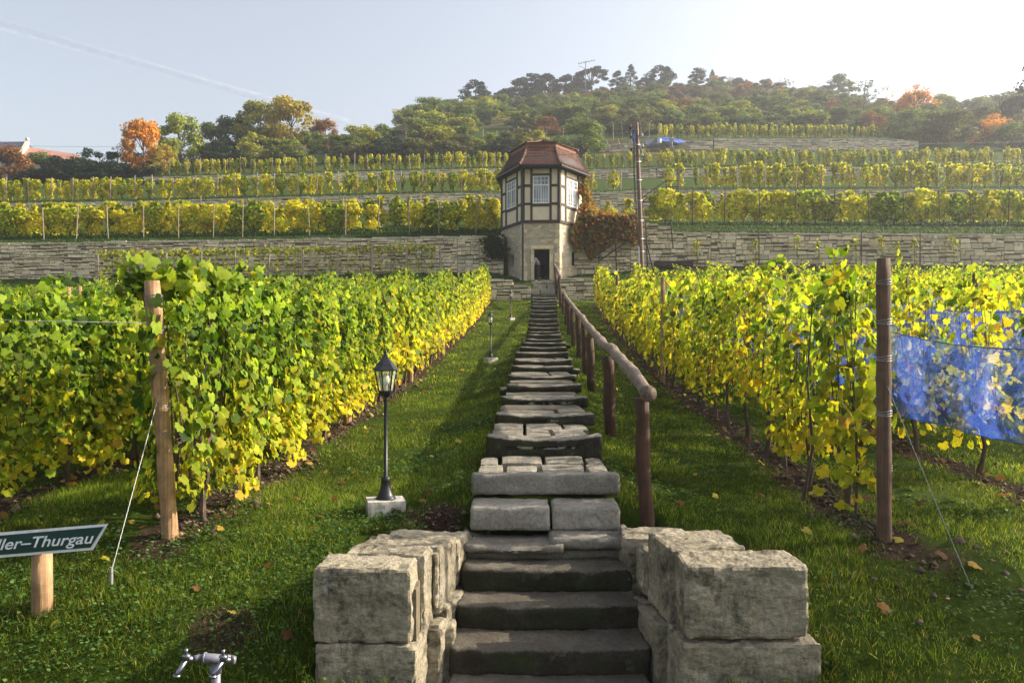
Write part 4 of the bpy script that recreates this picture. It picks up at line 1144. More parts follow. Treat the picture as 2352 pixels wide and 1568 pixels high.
for i in range(6): wallface(mb, i, Z1, Z2, None, .3, 0.0)
tb(mb, 'plaster_panels', 'plaster')
mb = MB(); H = Z2-Z1
for i in range(6):
    zz = lambda t: Z1+H*t
    def B(s0, s1, t0, t1, o=.035): slab(mb, i, s0, s1, zz(t0), zz(t1), -.05, o)
    B(-.01, .055, 0, 1, .045); B(.945, 1.01, 0, 1, .045); B(.21, .27, .05, .965); B(.73, .79, .05, .965)
    B(-.012, 1.012, 0, .05, .06); B(-.012, 1.012, .965, 1, .06)
    for a, b in ((.055, .21), (.79, .945)): B(a, b, .32, .362, .032); B(a, b, .645, .69, .032)
    B(.27, .73, .295, .345, .04); B(.27, .73, .84, .88, .04)
tb(mb, 'timber_frame', 'timber')
for i in range(6):
    za, zb = Z1+H*.345, Z1+H*.84; s0, s1 = .275, .725
    mb = MB(); fw = .035
    def G(a, b, c, d_, o0=-.02, o1=.02): slab(mb, i, a, b, c, d_, o0, o1)
    G(s0, s0+fw, za, zb, -.02, .03); G(s1-fw, s1, za, zb, -.02, .03); G(s0+fw, s1-fw, za, za+.07, -.02, .03); G(s0+fw, s1-fw, zb-.06, zb, -.02, .03)
    zt = za+(zb-za)*.67; G(s0+fw, s1-fw, zt-.035, zt+.035, -.02, .028); G(.487, .513, za+.07, zt-.035, -.02, .026); G(.487, .513, zt+.035, zb-.06, -.02, .026)
    for a, b in ((s0+fw, .487), (.513, s1-fw)):
        for q in (1/3, 2/3): s = a+(b-a)*q; G(s-.005, s+.005, za+.07, zt-.035, -.015, .012)
        zq = za+.07+(zt-za)*.16; G(a, b, zq-.012, zq+.012, -.015, .010)
        s = (a+b)/2; G(s-.005, s+.005, zt+.035, zb-.06, -.015, .012); zq = (zt+zb)/2; G(a, b, zq-.012, zq+.012, -.015, .010)
    w = tb(mb, 'window', 'cream_paint')
    gm = MB(); slab(gm, i, s0+.02, s1-.02, za+.03, zb-.03, -.01, .004)
    g_ = gm.build('glass', 'window_glass', w)
# roof
EV = [(V2(1193.3, 41.5), 9.2), (V2(1288, 41.4), 9.2), (V2(1354, 44.2), 9.2), (V2(1346, 49.2), 9.2), (V2(1158, 49.4), 9.2), (V2(1141.5, 44.7), 9.2)]
BK = [(V2(1211, 43.0), 10.52), (V2(1276, 42.95), 10.52), (V2(1323, 44.7), 10.52), (V2(1316, 47.4), 10.52), (V2(1184, 47.5), 10.52), (V2(1173.5, 45.2), 10.52)]
PK = V2(1246, 45.6); ZP = 11.48
def tiles(mb, A0, B0, A1, B1, rows, seed, flare=.12):
    r = random.Random(seed)
    for k in range(rows):
        t0, t1 = k/rows, (k+1)/rows
        f = lambda P, Q, t: P.lerp(Q, t)+Vector((0, 0, -flare*math.sin(math.pi*t)))
        a, b = f(A0, A1, t0), f(B0, B1, t0); c, d = f(B0, B1, t1+.03), f(A0, A1, t1+.03)
        n = (b-a).cross(d-a).normalized()
        cols = max(1, int((b-a).length/.17)); off = .5*(k % 2)
        for j in range(cols+1):
            u0 = max(0, (j-off)/cols); u1 = min(1, (j+1-off)/cols)
            if u1-u0 < .01: continue
            g = .004; cc = r.uniform(.6, 1.25)
            p, q = a.lerp(b, u0+g), a.lerp(b, u1-g); s, t = d.lerp(c, u1-g), d.lerp(c, u0+g)
            up = n*.045; lo = n*.006
            mid = p.lerp(q, .5)-(d-a).normalized()*.025
            mb.add([p+up, mid+up, q+up, s+lo, t+lo, p-lo, mid-lo, q-lo], [(0, 1, 2, 3, 4), (5, 6, 1, 0), (6, 7, 2, 1)], 0, (cc, cc*r.uniform(.9, 1.1), cc))
mb = MB(); band = MB(); up = MB(); under = MB()
v3 = lambda e: Vector((e[0].x, e[0].y, e[1]))
cen = Vector((X(1245, 45), 45.2, 0))
for i in range(6):
    j = (i+1) % 6
    tiles(mb, v3(EV[i]), v3(EV[j]), v3(BK[i]), v3(BK[j]), 15, i)
    a, b = v3(BK[i]), v3(BK[j]); dz = Vector((0, 0, .17))
    band.add([a-Vector((0, 0, .05)), b-Vector((0, 0, .05)), b+dz, a+dz], [(0, 1, 2, 3)])
    oo = lambda p: p+(p-Vector((cen.x, cen.y, p.z))).normalized()*.13
    P = Vector((PK.x, PK.y, ZP))
    a1, b1 = oo(a+dz), oo(b+dz)
    tiles(mb, a1, b1, a1.lerp(P, .97), b1.lerp(P, .97), 11, 20+i, .05)
    under.add([v3(EV[i])-Vector((0, 0, .03)), v3(EV[j])-Vector((0, 0, .03)), v3(BK[j])-Vector((0, 0, .12)), v3(BK[i])-Vector((0, 0, .12)), Vector((cen.x, cen.y, 9.1))], [(0, 1, 2, 3), (1, 0, 4)])
    # hip tiles
    def hip(p, q, n_, fl):
        for k in range(n_):
            t0, t1 = k/n_, (k+1.25)/n_
            A_ = p.lerp(q, t0)+Vector((0, 0, -fl*math.sin(math.pi*t0)+.03)); B_ = p.lerp(q, min(t1, 1))+Vector((0, 0, -fl*math.sin(math.pi*min(t1, 1))+.015))
            c = random.Random(k+i*31).uniform(.8, 1.9); mb.tube([A_, B_], [.075, .055], 7, col=(c, c*1.15, c*1.3))
    hip(v3(EV[i]), v3(BK[i]), 8, .12); hip(a1, P, 8, .05)
roof = tb(mb, 'roof', 'roof_tile')
tb(band, 'roof_band', 'roof_band'); 
for k in range(6): under.box((0, 0, -9), (.001, .001, -8.999)) if False else None
tb(under, 'eaves_soffit', 'timber')
mb = MB()
for i in range(6):
    a, b = v3(EV[i]), v3(EV[(i+1) % 6]); o_ = Vector((0, 0, -.05)); mb.tube([a+o_, b+o_], .065, 8)
pa = v3(EV[0])
q = Vector(P3(0, .0, 8.6, .12)); q.x -= .02
mb.tube([pa+Vector((.1, .02, -.08)), pa+Vector((.12, .1, -.35)), q, Vector((q.x, q.y, 6.3)), Vector((q.x+.03, q.y-.05, 6.1)), Vector((q.x+.03, q.y-.05, 3.2))], .05, 8)
tb(mb, 'gutter_and_downpipe', 'black_metal')

# ------------------------------------------------------------------ garden lamps
def lamp_proto():
    root = thing('garden_lamp', (0, 0, 0), '', 'lamp', 'black lantern posts on the left lawn')
    mb = MB(); rock((-.16, -.13, -.12), (.16, .13, .115), mb, .03, .006, .004, 4, Matrix.Rotation(.25, 4, 'Z')); mb.build('footing', 'concrete', root)
    mb = MB(); mb.lathe([(.088, .113), (.088, .125), (.078, .132), (.060, .165), (.045, .215), (.037, .255), (.040, .262), (.040, .295), (.034, .302), (.016, .31), (.016, .99), (.018, 1.0)], 6 if False else 14); mb.build('column', 'black_metal', root, True)
    hexp = lambda r_, z, ph=.3: [Vector((r_*math.cos(math.pi/3*k+ph), r_*math.sin(math.pi/3*k+ph), z)) for k in range(6)]
    mb = MB(); rings = [hexp(.018, .985), hexp(.045, 1.0), hexp(.060, 1.03), hexp(.060, 1.045)]
    for a, b in zip(rings, rings[1:]): mb.add(a+b, [(k, (k+1) % 6, 6+(k+1) % 6, 6+k) for k in range(6)])
    mb.add(rings[-1], [(0, 1, 2, 3, 4, 5)]); mb.build('lantern_cup', 'black_metal', root)
    mb = MB(); lo, hi = hexp(.060, 1.04), hexp(.093, 1.22)
    for k in range(6): mb.tube([lo[k], hi[k]], .0065, 6); mb.tube([lo[k], lo[(k+1) % 6]], .005, 5); mb.tube([hi[k], hi[(k+1) % 6]], .008, 5)
    frame = mb.build('lantern_frame', 'black_metal', root)
    for k in range(6):
        gm = MB(); a, b, c, d = lo[k], lo[(k+1) % 6], hi[(k+1) % 6], hi[k]; gm.add([a*.999, b*.999, c*.999, d*.999], [(0, 1, 2, 3)]); gm.build('glass_pane', 'lantern_glass', frame)
    mb = MB(); rs_ = [hexp(.116, 1.222), hexp(.108, 1.232), hexp(.085, 1.255), hexp(.066, 1.285), hexp(.036, 1.315), hexp(.022, 1.335), hexp(.014, 1.352)]
    for a, b in zip(rs_, rs_[1:]): mb.add(a+b, [(k, (k+1) % 6, 6+(k+1) % 6, 6+k) for k in range(6)])
    mb.add(rs_[0], [(5, 4, 3, 2, 1, 0)]); rf = mb.build('lantern_roof', 'black_metal', root)
    mb = MB(); mb.lathe([(.014, 1.350), (.017, 1.356), (.010, 1.362), (.014, 1.372), (.012, 1.382), (.005, 1.392), (.001, 1.395)], 10); mb.build('finial', 'black_metal', rf, True)
    mb = MB(); mb.lathe([(.001, 1.09), (.018, 1.095), (.034, 1.12), (.036, 1.14), (.026, 1.17), (.012, 1.185), (.001, 1.19)], 14); mb.build('bulb', 'bulb_glass', root, True)
    mb = MB(); mb.lathe([(.016, 1.045), (.016, 1.092), (.001, 1.093)], 10); mb.build('bulb_holder', 'concrete', root)
    return root
lp = lamp_proto()
for k, (px, pyb, pyt, lab) in enumerate(((886, 1160, 800, 'nearest black lantern post beside the leafy row, largest of three'), (1127, 826, 710, 'middle black lantern post halfway up the left lawn'), (1173, 734, 663, 'farthest smallest black lantern post below the low wall'))):
    s = [.955, .955, .955][k]; d = 1829*1.29*s/(pyb-pyt)
    for _ in range(6):
        x = X(px, d); z = gz(x, d)
        # move along the ray so that the foot meets the lawn
        d2 = d+(((CY-pyb)/F*d)-z)*2.0*.25; d = d2
    x = X(px, d); z = gz(x, d); sc_ = (Z(pyt, d)-z)/1.395*1.0
    sc_ = max(.8, min(1.15, sc_))
    print('lamp', k, d, z, sc_)
    if k == 0: lp.location = (x, d, z-.01); lp['label'] = lab; lp.scale = (sc_,)*3
    else: copy_tree(lp, (x, d, z-.01), .3*k, (sc_,)*3, lab)

# ------------------------------------------------------------------ handrails
def handrail(label, posts, path, mats=('rail_wood', 'rail_post_wood'), rr=.055, pr=.062, seed=1):
    p0 = posts[0]; x0 = X(p0[0], p0[3]); org = Vector((x0, p0[3], gz(x0, p0[3])))
    root = thing('handrail', org, label, 'handrail', 'log handrails beside the stairs')
    r = random.Random(seed)
    for k, (pxb, pyt, pxt, d) in enumerate(posts):
        xb, xt = X(pxb, d), X(pxt, d); zb = gz(xb, d); zt = Z(pyt, d)
        mb = MB(); rad_ = pr*r.uniform(.85, 1.1)
        n = 10 if d < 12 else 4
        pts = [(xb+(xt-xb)*t+.008*math.sin(t*9+k), d, zb-.15+(zt-zb+.12)*t) for t in np.linspace(0, 1, n)]
        mb.tube([Vector(p)-org for p in pts], [rad_*(1+.06*math.sin(t*13+k)) for t in np.linspace(0, 1, n)], 14 if d < 14 else 8, jit=.05)
        mb.build('rail_post', mats[1], root, smooth=d < 16)
    mb = MB(); pts = []; rads = []
    P = [Vector((X(a, d), d, Z(b, d))) for a, b, d in path]
    tot = 0
    for a, b in zip(P, P[1:]):
        n = max(3, int((b-a).length/.12))
        for k in range(n):
            t = k/n; q = a.lerp(b, t); tot += (b-a).length/n
            q = q+Vector((.022*mnoise.noise(Vector((tot*1.5, 0, seed))), 0, .022*mnoise.noise(Vector((tot*1.4, 5, seed)))))
            pts.append(q-org); rads.append(rr*(1+.22*mnoise.noise(Vector((tot*1.3, 9, seed)))+.16*max(0, math.sin(tot*4.3+seed))**6+.10*mnoise.noise(Vector((tot*6, 2, seed)))))
    pts.append(P[-1]-org); rads.append(rr*.9)
    mb.tube(pts, rads, 16, jit=.04); mb.build('rail', mats[0], root, smooth=True)
handrail('long knotty log handrail on red-brown posts right of the stairs',
    [(1487, 905, 1472, 6.15), (1404, 812, 1396, 9.0), (1359, 771, 1355, 13.2), (1345, 738, 1341, 16.2), (1330, 722, 1328, 19.8), (1317, 703, 1314, 22.6), (1306, 692, 1306, 26.5), (1300, 684, 1301, 30), (1294, 673, 1293, 34)],
    [(1491, 904, 5.85), (1462, 868, 6.6), (1438, 838, 7.4), (1408, 806, 8.7), (1385, 789, 10), (1365, 765, 12.2), (1347, 744, 14.5), (1336, 728, 17), (1322, 712, 20), (1311, 697, 24), (1301, 684, 29), (1295, 672, 34)])
handrail('short steep second handrail up to the tower door', [(1288, 636, 1284, 36.5), (1278, 612, 1275, 40.2)], [(1286, 636, 36.2), (1279, 618, 38.5), (1273, 608, 40.6)], rr=.07, pr=.075, seed=4)

# ------------------------------------------------------------------ sign
sd_ = 5.0; sx = X(97, sd_); sz0 = gz(sx, sd_)
sign = thing('name_sign', (sx, sd_, sz0), 'green enamel sign with white border reading Müller-Thurgau on a short post', 'sign')
org = Vector((sx, sd_, sz0))
mb = MB(); ht = Z(1268, sd_)-sz0
mb.tube([(0, 0, -.2), (0, 0, ht*.5), (0, .0, ht+.02)], [.062, .060, .058], 20, jit=.01); mb.build('sign_post', 'post_wood', sign, True)
dB = 4.93
def SP_(px, py, o=0.0): return W(px, py, dB+o)-org
TL, TR, BR, BL = (-62, 1227), (249, 1202), (214, 1262), (-97, 1288)
mb = MB()
def plate(q, o0, o1, mi): 
    v = [SP_(*p, o0) for p in q]+[SP_(*p, o1) for p in q]
    mb.add(v, [(0, 3, 2, 1), (4, 5, 6, 7), (0, 1, 5, 4), (1, 2, 6, 5), (2, 3, 7, 6), (3, 0, 4, 7)], mi)
plate([BL, BR, TR, TL], 0, .02, 0)
mb.build('sign_border', 'white_enamel', sign)
mb = MB(); inset = lambda p, dx, dy: (p[0]+dx, p[1]+dy)
plate([inset(BL, 10, -7), inset(BR, -6, -5.5), inset(TR, -10, 6.5), inset(TL, 6, 7)], -.006, .006, 0)
mb.build('sign_plate', 'green_enamel', sign)
cu = bpy.data.curves.new('lettering', 'FONT'); cu.body = 'M\u00fcller\u2013Thurgau'; cu.size = 1.0; cu.shear = .32; cu.offset = .014; cu.extrude = .0
tmp = bpy.data.objects.new('tmp_text', cu); COL.objects.link(tmp); bpy.context.view_layer.update()
me = bpy.data.meshes.new_from_object(tmp.evaluated_get(bpy.context.evaluated_depsgraph_get())); bpy.data.objects.remove(tmp)
co = np.array([v.co[:] for v in me.vertices]); x_a, x_b = co[:, 0].min(), co[:, 0].max()
# baseline from (-75,1282-22) to (207,...)
b0 = W(-64, 1266.5, dB-.011)-org; b1 = W(216, 1246, dB-.011)-org
ex = (b1-b0)/(x_b-x_a); ez = Vector((0, 0, 1))*((24.5/F*dB)/.70)
for v in me.vertices:
    v.co = b0+ex*(v.co.x-x_a)+ez*v.co.y
me.materials.clear(); me.materials.append(MATS['white_enamel']); me.name = 'lettering'
mkobj('lettering', me, sign)

# ------------------------------------------------------------------ double garden tap
td = 4.2; tx_ = X(494, td); tz_ = gz(tx_, td)
org = Vector((tx_, td, tz_))
tap = thing('garden_tap', org, 'double chrome tap on a grey standpipe in the grass at the bottom left', 'water tap')
q = lambda px, py, o=0.0: W(px, py, td+o)-org
mb = MB(); mb.tube([Vector((0, .02, -.25)), q(496, 1515, .02)], .024, 14); mb.tube([q(495, 1530, .02), q(496, 1545, .02)], .030, 14)
mb.tube([q(470, 1510), q(474, 1510.5), q(530, 1514, .02)], [.027, .0255, .0245], 16); mb.tube([q(468, 1510), q(473, 1510)], .030, 16)
mb.tube([q(530, 1514, .02), q(541, 1515, .03)], [.026, .02], 16); mb.tube([q(468, 1510), q(456, 1509, -.005), q(446, 1511, -.03)], [.02, .016, .016], 12)
mb.build('standpipe', 'grey_pipe', tap, True)
for a, (tx1, ty1), (sx1, sy1), (bx1, by1) in ((0, (428, 1489), (406, 1553), (443, 1515)), (1, (513, 1491), (489, 1554), (531, 1517))):
    mb = MB(); top = q(tx1, ty1, -.06)
    mb.tube([q(bx1, by1, -.02), q(tx1+3, ty1+22, -.06)], [.019, .017], 12)
    mb.tube([q(tx1, ty1+24, -.06), q(tx1, ty1+12, -.06)], [.02, .015], 12)
    mb.tube([q(tx1, ty1+24, -.06), q(sx1+3, sy1-9, -.10), q(sx1, sy1-1, -.10)], [.014, .0125, .012], 12); mb.tube([q(sx1+1, sy1-5, -.10), q(sx1, sy1, -.10)], [.021, .020], 12)
    t_ = mb.build('tap', 'chrome', tap, True)
    mb = MB(); mb.tube([q(tx1, ty1+14, -.06), q(tx1, ty1+6, -.06), q(tx1, ty1, -.06)], [.010, .008, .009], 10); mb.tube([q(tx1, ty1+16, -.06), q(tx1, ty1+13.5, -.06)], [.024, .022], 14); mb.build('tap_handle', 'chrome', t_, True)

# ------------------------------------------------------------------ utility pole and its wires
pd = 39.0; px_ = X(1477, pd); pz_ = gz(px_, pd); org = Vector((px_, pd, pz_))
pole = thing('utility_pole', org, 'tall brown wooden utility pole with white bands, leaning slightly left', 'utility pole')
q = lambda px, py, o=0.0: W(px, py, pd+o)-org
top = q(1462.5, 281)
mb = MB(); mb.tube([Vector((0, 0, -.3)), Vector((0, 0, 0)), top*.5, top*.92, top], [.125, .12, .105, .085, .07], 12, jit=.04); mb.build('shaft', 'pole_wood', pole, True)
for py in (333, 372, 414, 461, 507, 549, 578):
    t = (py-650)/(281-650); cx = 1477+(1462.5-1477)*t
    mb = MB(); mb.tube([q(cx-7.5, py+.5), q(cx-6.9, py-.8), q(cx+.5, py-.5, -.13), q(cx+6, py-.8, 0), q(cx+.5, py-.5, .13), q(cx-6.9, py-.8)], .018, 5); mb.build('white_band', 'band_metal', pole)
mb = MB(); mb.tube([q(1456.5, 310, -.03), q(1457, 400, -.03), q(1461.5, 480, -.03), q(1466, 560, -.03)], .02, 6); mb.tube([q(1454.5, 320, -.03), q(1456, 420, -.03), q(1463, 570, -.03)], .012, 5); mb.build('cable', 'dark_wire', pole)
mb = MB(); mb.tube([q(1468, 566, -.03), q(1471.5, 642, -.03)], .04, 8); mb.build('cable_guard', 'white_enamel', pole)
for (x1, y1, s) in ((1448, 297, -1), (1449, 318, -1), (1450, 346, -1), (1475, 312, 1), (1476, 336, 1), (1475.5, 357, 1)):
    mb = MB(); mb.tube([q(1462, y1+4, 0), q(x1, y1+4, 0), q(x1, y1, 0)], .014, 5); br = mb.build('bracket', 'black_metal', pole)
    mb = MB(); c = q(x1, y1, 0); mb.tube([c+Vector((0, 0, -.02)), c+Vector((0, 0, .03)), c+Vector((0, 0, .05)), c+Vector((0, 0, .10)), c+Vector((0, 0, .12))], [.05, .06, .04, .055, .03], 8); mb.build('insulator', 'black_metal' if s < 0 else 'porcelain', br)
mb = MB(); mb.tube([q(1455.5, 303, -.05), q(1455.5, 318, -.05), q(1456.5, 332, -.05)], [.05, .07, .03], 8); mb.build('blue_cover', 'tarp_blue', pole)
for k, (y0, y1, y2) in enumerate(((300, 296, 303), (322, 316, 322), (348, 336, 334), (316, 328, 336), (339, 352, 362), (360, 381, 396))):
    a = W(1449 if k < 3 else 1476, y0, pd); mb = MB()
    e = W(2600, y1 if k > 2 else y1, 58); n = 24
    if k < 3: e = W(-160, (330, 352, 376)[k], 70)
    else: e = W(2600, (309, 322, 352)[k-3], 62)
    mb.tube([a.lerp(e, t)+Vector((0, 0, -1.0*4*t*(1-t)*.5)) for t in np.linspace(0, 1, n)], .008, 4)
    side = 'left across the hill' if k < 3 else 'right over the terraces'
    tag(mb.build('power_line', 'dark_wire'), ('upper', 'middle', 'lower')[k % 3]+' thin power line running from the pole to the '+side, 'power line', 'overhead wires')

# ------------------------------------------------------------------ iron railings on the terrace steps
def railing(name, label, d, rails, posts, r=.03):
    o = W(rails[0][0][0], rails[0][0][1], d); root = thing(name, o, label, 'railing', 'iron railings on the terraces')
    for rl in rails:
        mb = MB(); mb.tube([W(a, b, d+(c[0] if c else 0))-o for a, b, *c in rl], r, 6); mb.build('rail', 'rusty_iron', root)
    for (a, b, a2, b2) in posts:
        mb = MB(); mb.tube([W(a, b, d)-o, W(a2, b2, d)-o], r*1.1, 6); mb.build('rail_post', 'rusty_iron', root)
railing('stair_railing', 'rust brown stair railing climbing before the red creeper and platform', 43.1,
    [[(1351, 598), (1467, 522)], [(1379, 597), (1467, 536)], [(1476, 507), (1500, 509), (1543, 506)], [(1484, 525), (1543, 529)]],
    [(1376, 582, 1376, 634), (1414, 558, 1416, 622), (1483, 508, 1487, 612), (1541, 506, 1546, 570), (1486, 560, 1500, 622)], .034)
railing('stair_railing', 'thin dark railing on the steps between second and third terrace', 63.2,
    [[(1474, 455), (1529, 415), (1557, 415)], [(1474, 464), (1522, 430)], [(1530, 429), (1557, 429)]],
    [(1529, 415, 1531, 448), (1557, 414, 1559, 448), (1503, 434, 1504, 450)], .035)
railing('stair_railing', 'small dark railing beside the third terrace, right of the pole', 82,
    [[(1478, 366), (1491, 372), (1491, 400)], [(1506, 388), (1522, 398), (1540, 400)]],
    [(1491, 372, 1491, 398), (1508, 386, 1509, 415), (1522, 396, 1523, 415)], .04)
o = W(1548, 608, 43.0); bn = thing('bench', o, 'dark wooden trough bench standing against the pale right wall', 'bench')
mb = MB(); x0, x1 = X(1505, 43)-o.x, X(1592, 43)-o.x; z0 = Z(612, 43)-o.z; z1 = Z(599, 43)-o.z
mb.box((x0, 0, z0+.05), (x1, .03, z1)); mb.box((x0, .37, z0+.05), (x1, .40, z1)); mb.box((x0, .035, z0+.05), (x0+.03, .365, z1)); mb.box((x1-.03, .035, z0+.05), (x1, .365, z1)); mb.box((x0+.035, .035, z0+.05), (x1-.035, .365, z0+.1)); mb.build('trough', 'timber', bn)
for xx in (x0+.2, x1-.3):
    mb = MB(); mb.box((xx, .05, z0-.25), (xx+.1, .35, z0+.045)); mb.build('leg', 'timber', bn)

# ------------------------------------------------------------------ red creeper
rng = np.random.default_rng(41)
def inpoly(x, y, poly):
    c = False; j = len(poly)-1
    for i in range(len(poly)):
        if (poly[i][1] > y) != (poly[j][1] > y) and x < (poly[j][0]-poly[i][0])*(y-poly[i][1])/(poly[j][1]-poly[i][1])+poly[i][0]: c = not c
        j = i
    return c
poly = [(1312, 524), (1326, 508), (1332, 470), (1348, 462), (1358, 480), (1392, 488), (1440, 490), (1466, 489), (1468, 560), (1452, 566), (1440, 548), (1420, 556), (1400, 552), (1390, 574), (1372, 560), (1362, 596), (1350, 590), (1345, 575), (1328, 566), (1313, 552)]
P = []; CC = []
RED = np.array([[.22, .05, .02], [.34, .11, .025], [.20, .11, .025], [.12, .14, .025], [.20, .17, .03], [.48, .24, .04]])
while len(P) < 6500:
    px, py = rng.uniform(1308, 1470), rng.uniform(460, 598)
    if not inpoly(px, py, poly): continue
    d = 43.45-abs(rng.normal(0, .22))
    if px < 1345: d = float(ip(px, [1308, 1345], [42.75, 43.5]))-abs(rng.normal(0, .12))
    P.append(W(px, py, d)[:]); m_ = .5+.5*mnoise.noise(Vector((px*.05, py*.05, 0)))
    CC.append(RED[rng.choice(6, p=[.25*m_+.05, .2*m_+.05, .15, .30-.25*m_+.1, .2, .15-.2*m_+.1+.0] if False else [.13, .12, .2, .25, .2, .10])]*rng.uniform(.6, 1.3)*(1.5 if py < 498 else 1))
for k in range(1500):      # the strand up the tower corner, yellow and orange
    t = rng.random(); py = 402+t*80; w = 5+9*t; px = 1347-4*math.sin(t*5)+rng.normal(0, w*.55)
    if rng.random() < .05: px = 1327+rng.normal(0, 3); py = 440+rng.normal(0, 6)
    P.append(W(px, py, float(ip(py, [400, 480], [44.2, 43.6]))-abs(rng.normal(0, .1)))[:])
    CC.append((YEL[rng.integers(0, 5)]*.6 if rng.random() < .5 else RED[rng.integers(0, 6)]*1.2) if px > 1335 else RED[1]*1.3)
P = np.array(P); CC = np.array(CC); k = len(P); o = np.array(W(1390, 600, 43.5))
v, f, c = scatter_leaves(P, rng.normal(0, .4, (k, 3))+np.array([.25, -1, .4]), .085*rng.uniform(.6, 1.25, k), CC, T_B, rng)
g = thing('wall_creeper', o, 'red and orange creeper draped over the wall and up the tower corner', 'creeper')
mkobj('foliage', np_mesh('creeper_foliage', v-o, f, 'vine_leaf', c), g)
mb = MB()
for (a, b, c_, e) in ((1358, 600, 1352, 480), (1380, 600, 1372, 500), (1430, 560, 1425, 500), (1352, 500, 1347, 405)): mb.tube([Vector(W(a, b, 43.6))-Vector(o), Vector(W((a+c_)/2+3, (b+e)/2, 43.45))-Vector(o), Vector(W(c_, e, 43.55))-Vector(o)], [.03, .02, .012], 5)
mb.build('stems', 'vine_wood', g)
# dark ivy left of the tower
P = []
for k in range(900):
    t = rng.random(); P.append(W(1132+rng.normal(0, 10)+8*t, 545+40*t**.8+rng.normal(0, 6), 43.5-abs(rng.normal(0, .15)))[:])
P = np.array(P); o = np.array(W(1140, 590, 43.5)); CC = GRN[rng.integers(0, 2, 900)]*.45
v, f, c = scatter_leaves(P, rng.normal(0, .4, (900, 3))+np.array([.25, -1, .4]), .09*rng.uniform(.6, 1.25, 900), CC, T_B, rng)
g = thing('ivy', o, 'dark green ivy hanging over the wall end left of the tower', 'ivy'); mkobj('foliage', np_mesh('ivy_foliage', v-o, f, 'vine_leaf', c), g)
mb = MB(); mb.tube([(0, 0, 0), (0, -.05, .5), (.05, 0, 1.0)], [.03, .02, .01], 5); mb.build('stem', 'vine_wood', g)

# ------------------------------------------------------------------ people
def skin_body(name, J, E, mats, parent, cols=None):
    import bmesh
    me = bpy.data.meshes.new(name); bm = bmesh.new(); lay = bm.verts.layers.skin.verify()
    vs = []
    for i, (p, r_) in enumerate(J):
        v = bm.verts.new(p); v[lay].radius = (r_, r_) if not isinstance(r_, tuple) else r_; vs.append(v)
    vs[0][lay].use_root = True
    for a, b in E: bm.edges.new((vs[a], vs[b]))
    bm.to_mesh(me); bm.free(); me.materials.append(MATS[mats])
    o = mkobj(name, me, parent)
    m1 = o.modifiers.new('skin', 'SKIN'); m1.use_smooth_shade = True
    m2 = o.modifiers.new('sub', 'SUBSURF'); m2.levels = 1; m2.render_levels = 1
    return o
def person(loc, rz, pose, label, shirt, trousers):
    root = thing('person', loc, label, 'person', None, rz)
    if pose == 'bend':      # leaning forward from the hips, arms hanging
        hip, chest, neck, head = (0, 0, .86), (0, -.22, 1.10), (0, -.36, 1.16), (0, -.46, 1.17)
        sh = lambda s: (.17*s, -.30, 1.12); el = lambda s: (.19*s, -.36, .85); ha = lambda s: (.15*s, -.46, .64)
        kn = lambda s: (.10*s, -.06, .46); ft = lambda s: (.11*s, .02, .06)
    else:
        hip, chest, neck, head = (0, 0, .92), (0, -.03, 1.28), (0, -.03, 1.46), (0, -.05, 1.60)
        sh = lambda s: (.19*s, -.03, 1.38); el = lambda s: (.27*s, -.05, 1.12); ha = lambda s: (.24*s, -.22, .92)
        kn = lambda s: (.10*s, -.03, .50); ft = lambda s: (.11*s, .0, .06)
    L = lambda a, b, t: tuple(a[i]+(b[i]-a[i])*t for i in range(3))
    J = [(hip, (.15, .11)), (L(hip, chest, .5), (.14, .10)), (chest, (.17, .11)), (neck, .06), (head, .095)]; E = [(0, 1), (1, 2), (2, 3), (3, 4)]
    for s in (-1, 1):
        n = len(J); J += [(sh(s), .065), (el(s), .048), (ha(s), .035)]; E += [(2, n), (n, n+1), (n+1, n+2)]
        n = len(J); J += [(L(hip, kn(s), .18), .085), (kn(s), .058), (ft(s), .042), (tuple(np.add(ft(s), (0, -.14, -.02))), .035)]; E += [(0, n), (n, n+1), (n+1, n+2), (n+2, n+3)]
    skin_body('body', J, E, 'skin', root)
    J = [(hip, (.16, .125)), (L(hip, chest, .5), (.16, .12)), (chest, (.185, .125)), (L(chest, neck, .6), .08)]; E = [(0, 1), (1, 2), (2, 3)]
    for s in (-1, 1):
        n = len(J); J += [(sh(s), .08), (el(s), .062), (L(el(s), ha(s), .6), .05)]; E += [(2, n), (n, n+1), (n+1, n+2)]
    skin_body('shirt', J, E, shirt, root)
    J = [(hip, (.165, .13))]; E = []
    for s in (-1, 1):
        n = len(J); J += [(L(hip, kn(s), .2), .10), (kn(s), .075), (L(kn(s), ft(s), .9), .06)]; E += [(0, n), (n, n+1), (n+1, n+2)]
    skin_body('trousers', J, E, trousers, root)
    mb = MB(); hv = Vector(head); mb.lathe([(.001, .13), (.06, .115), (.10, .06), (.107, 0), (.09, -.04)], 12, (hv.x, hv.y+.015, hv.z)); mb.build('hair', 'hair_brown', root, True)
    for s in (-1, 1):
        mb = MB(); f = Vector(ft(s)); mb.box((f.x-.05, f.y-.2, 0), (f.x+.05, f.y+.07, .08)); mb.build('shoe', 'cloth_dark', root)
    return root
person((X(1238, 42.4), 42.4, 3.25), rad(-70), 'bend', 'person in a checked blue shirt bending inside the dark tower doorway', 'checked_shirt', 'cloth_dark')
wd = 99.5; person((X(1542.5, wd), wd, Z(343.5, wd)), rad(160), 'stand', 'worker in grey clothes standing at the blue tarpaulin on the upper terrace', 'cloth_grey', 'cloth_grey')

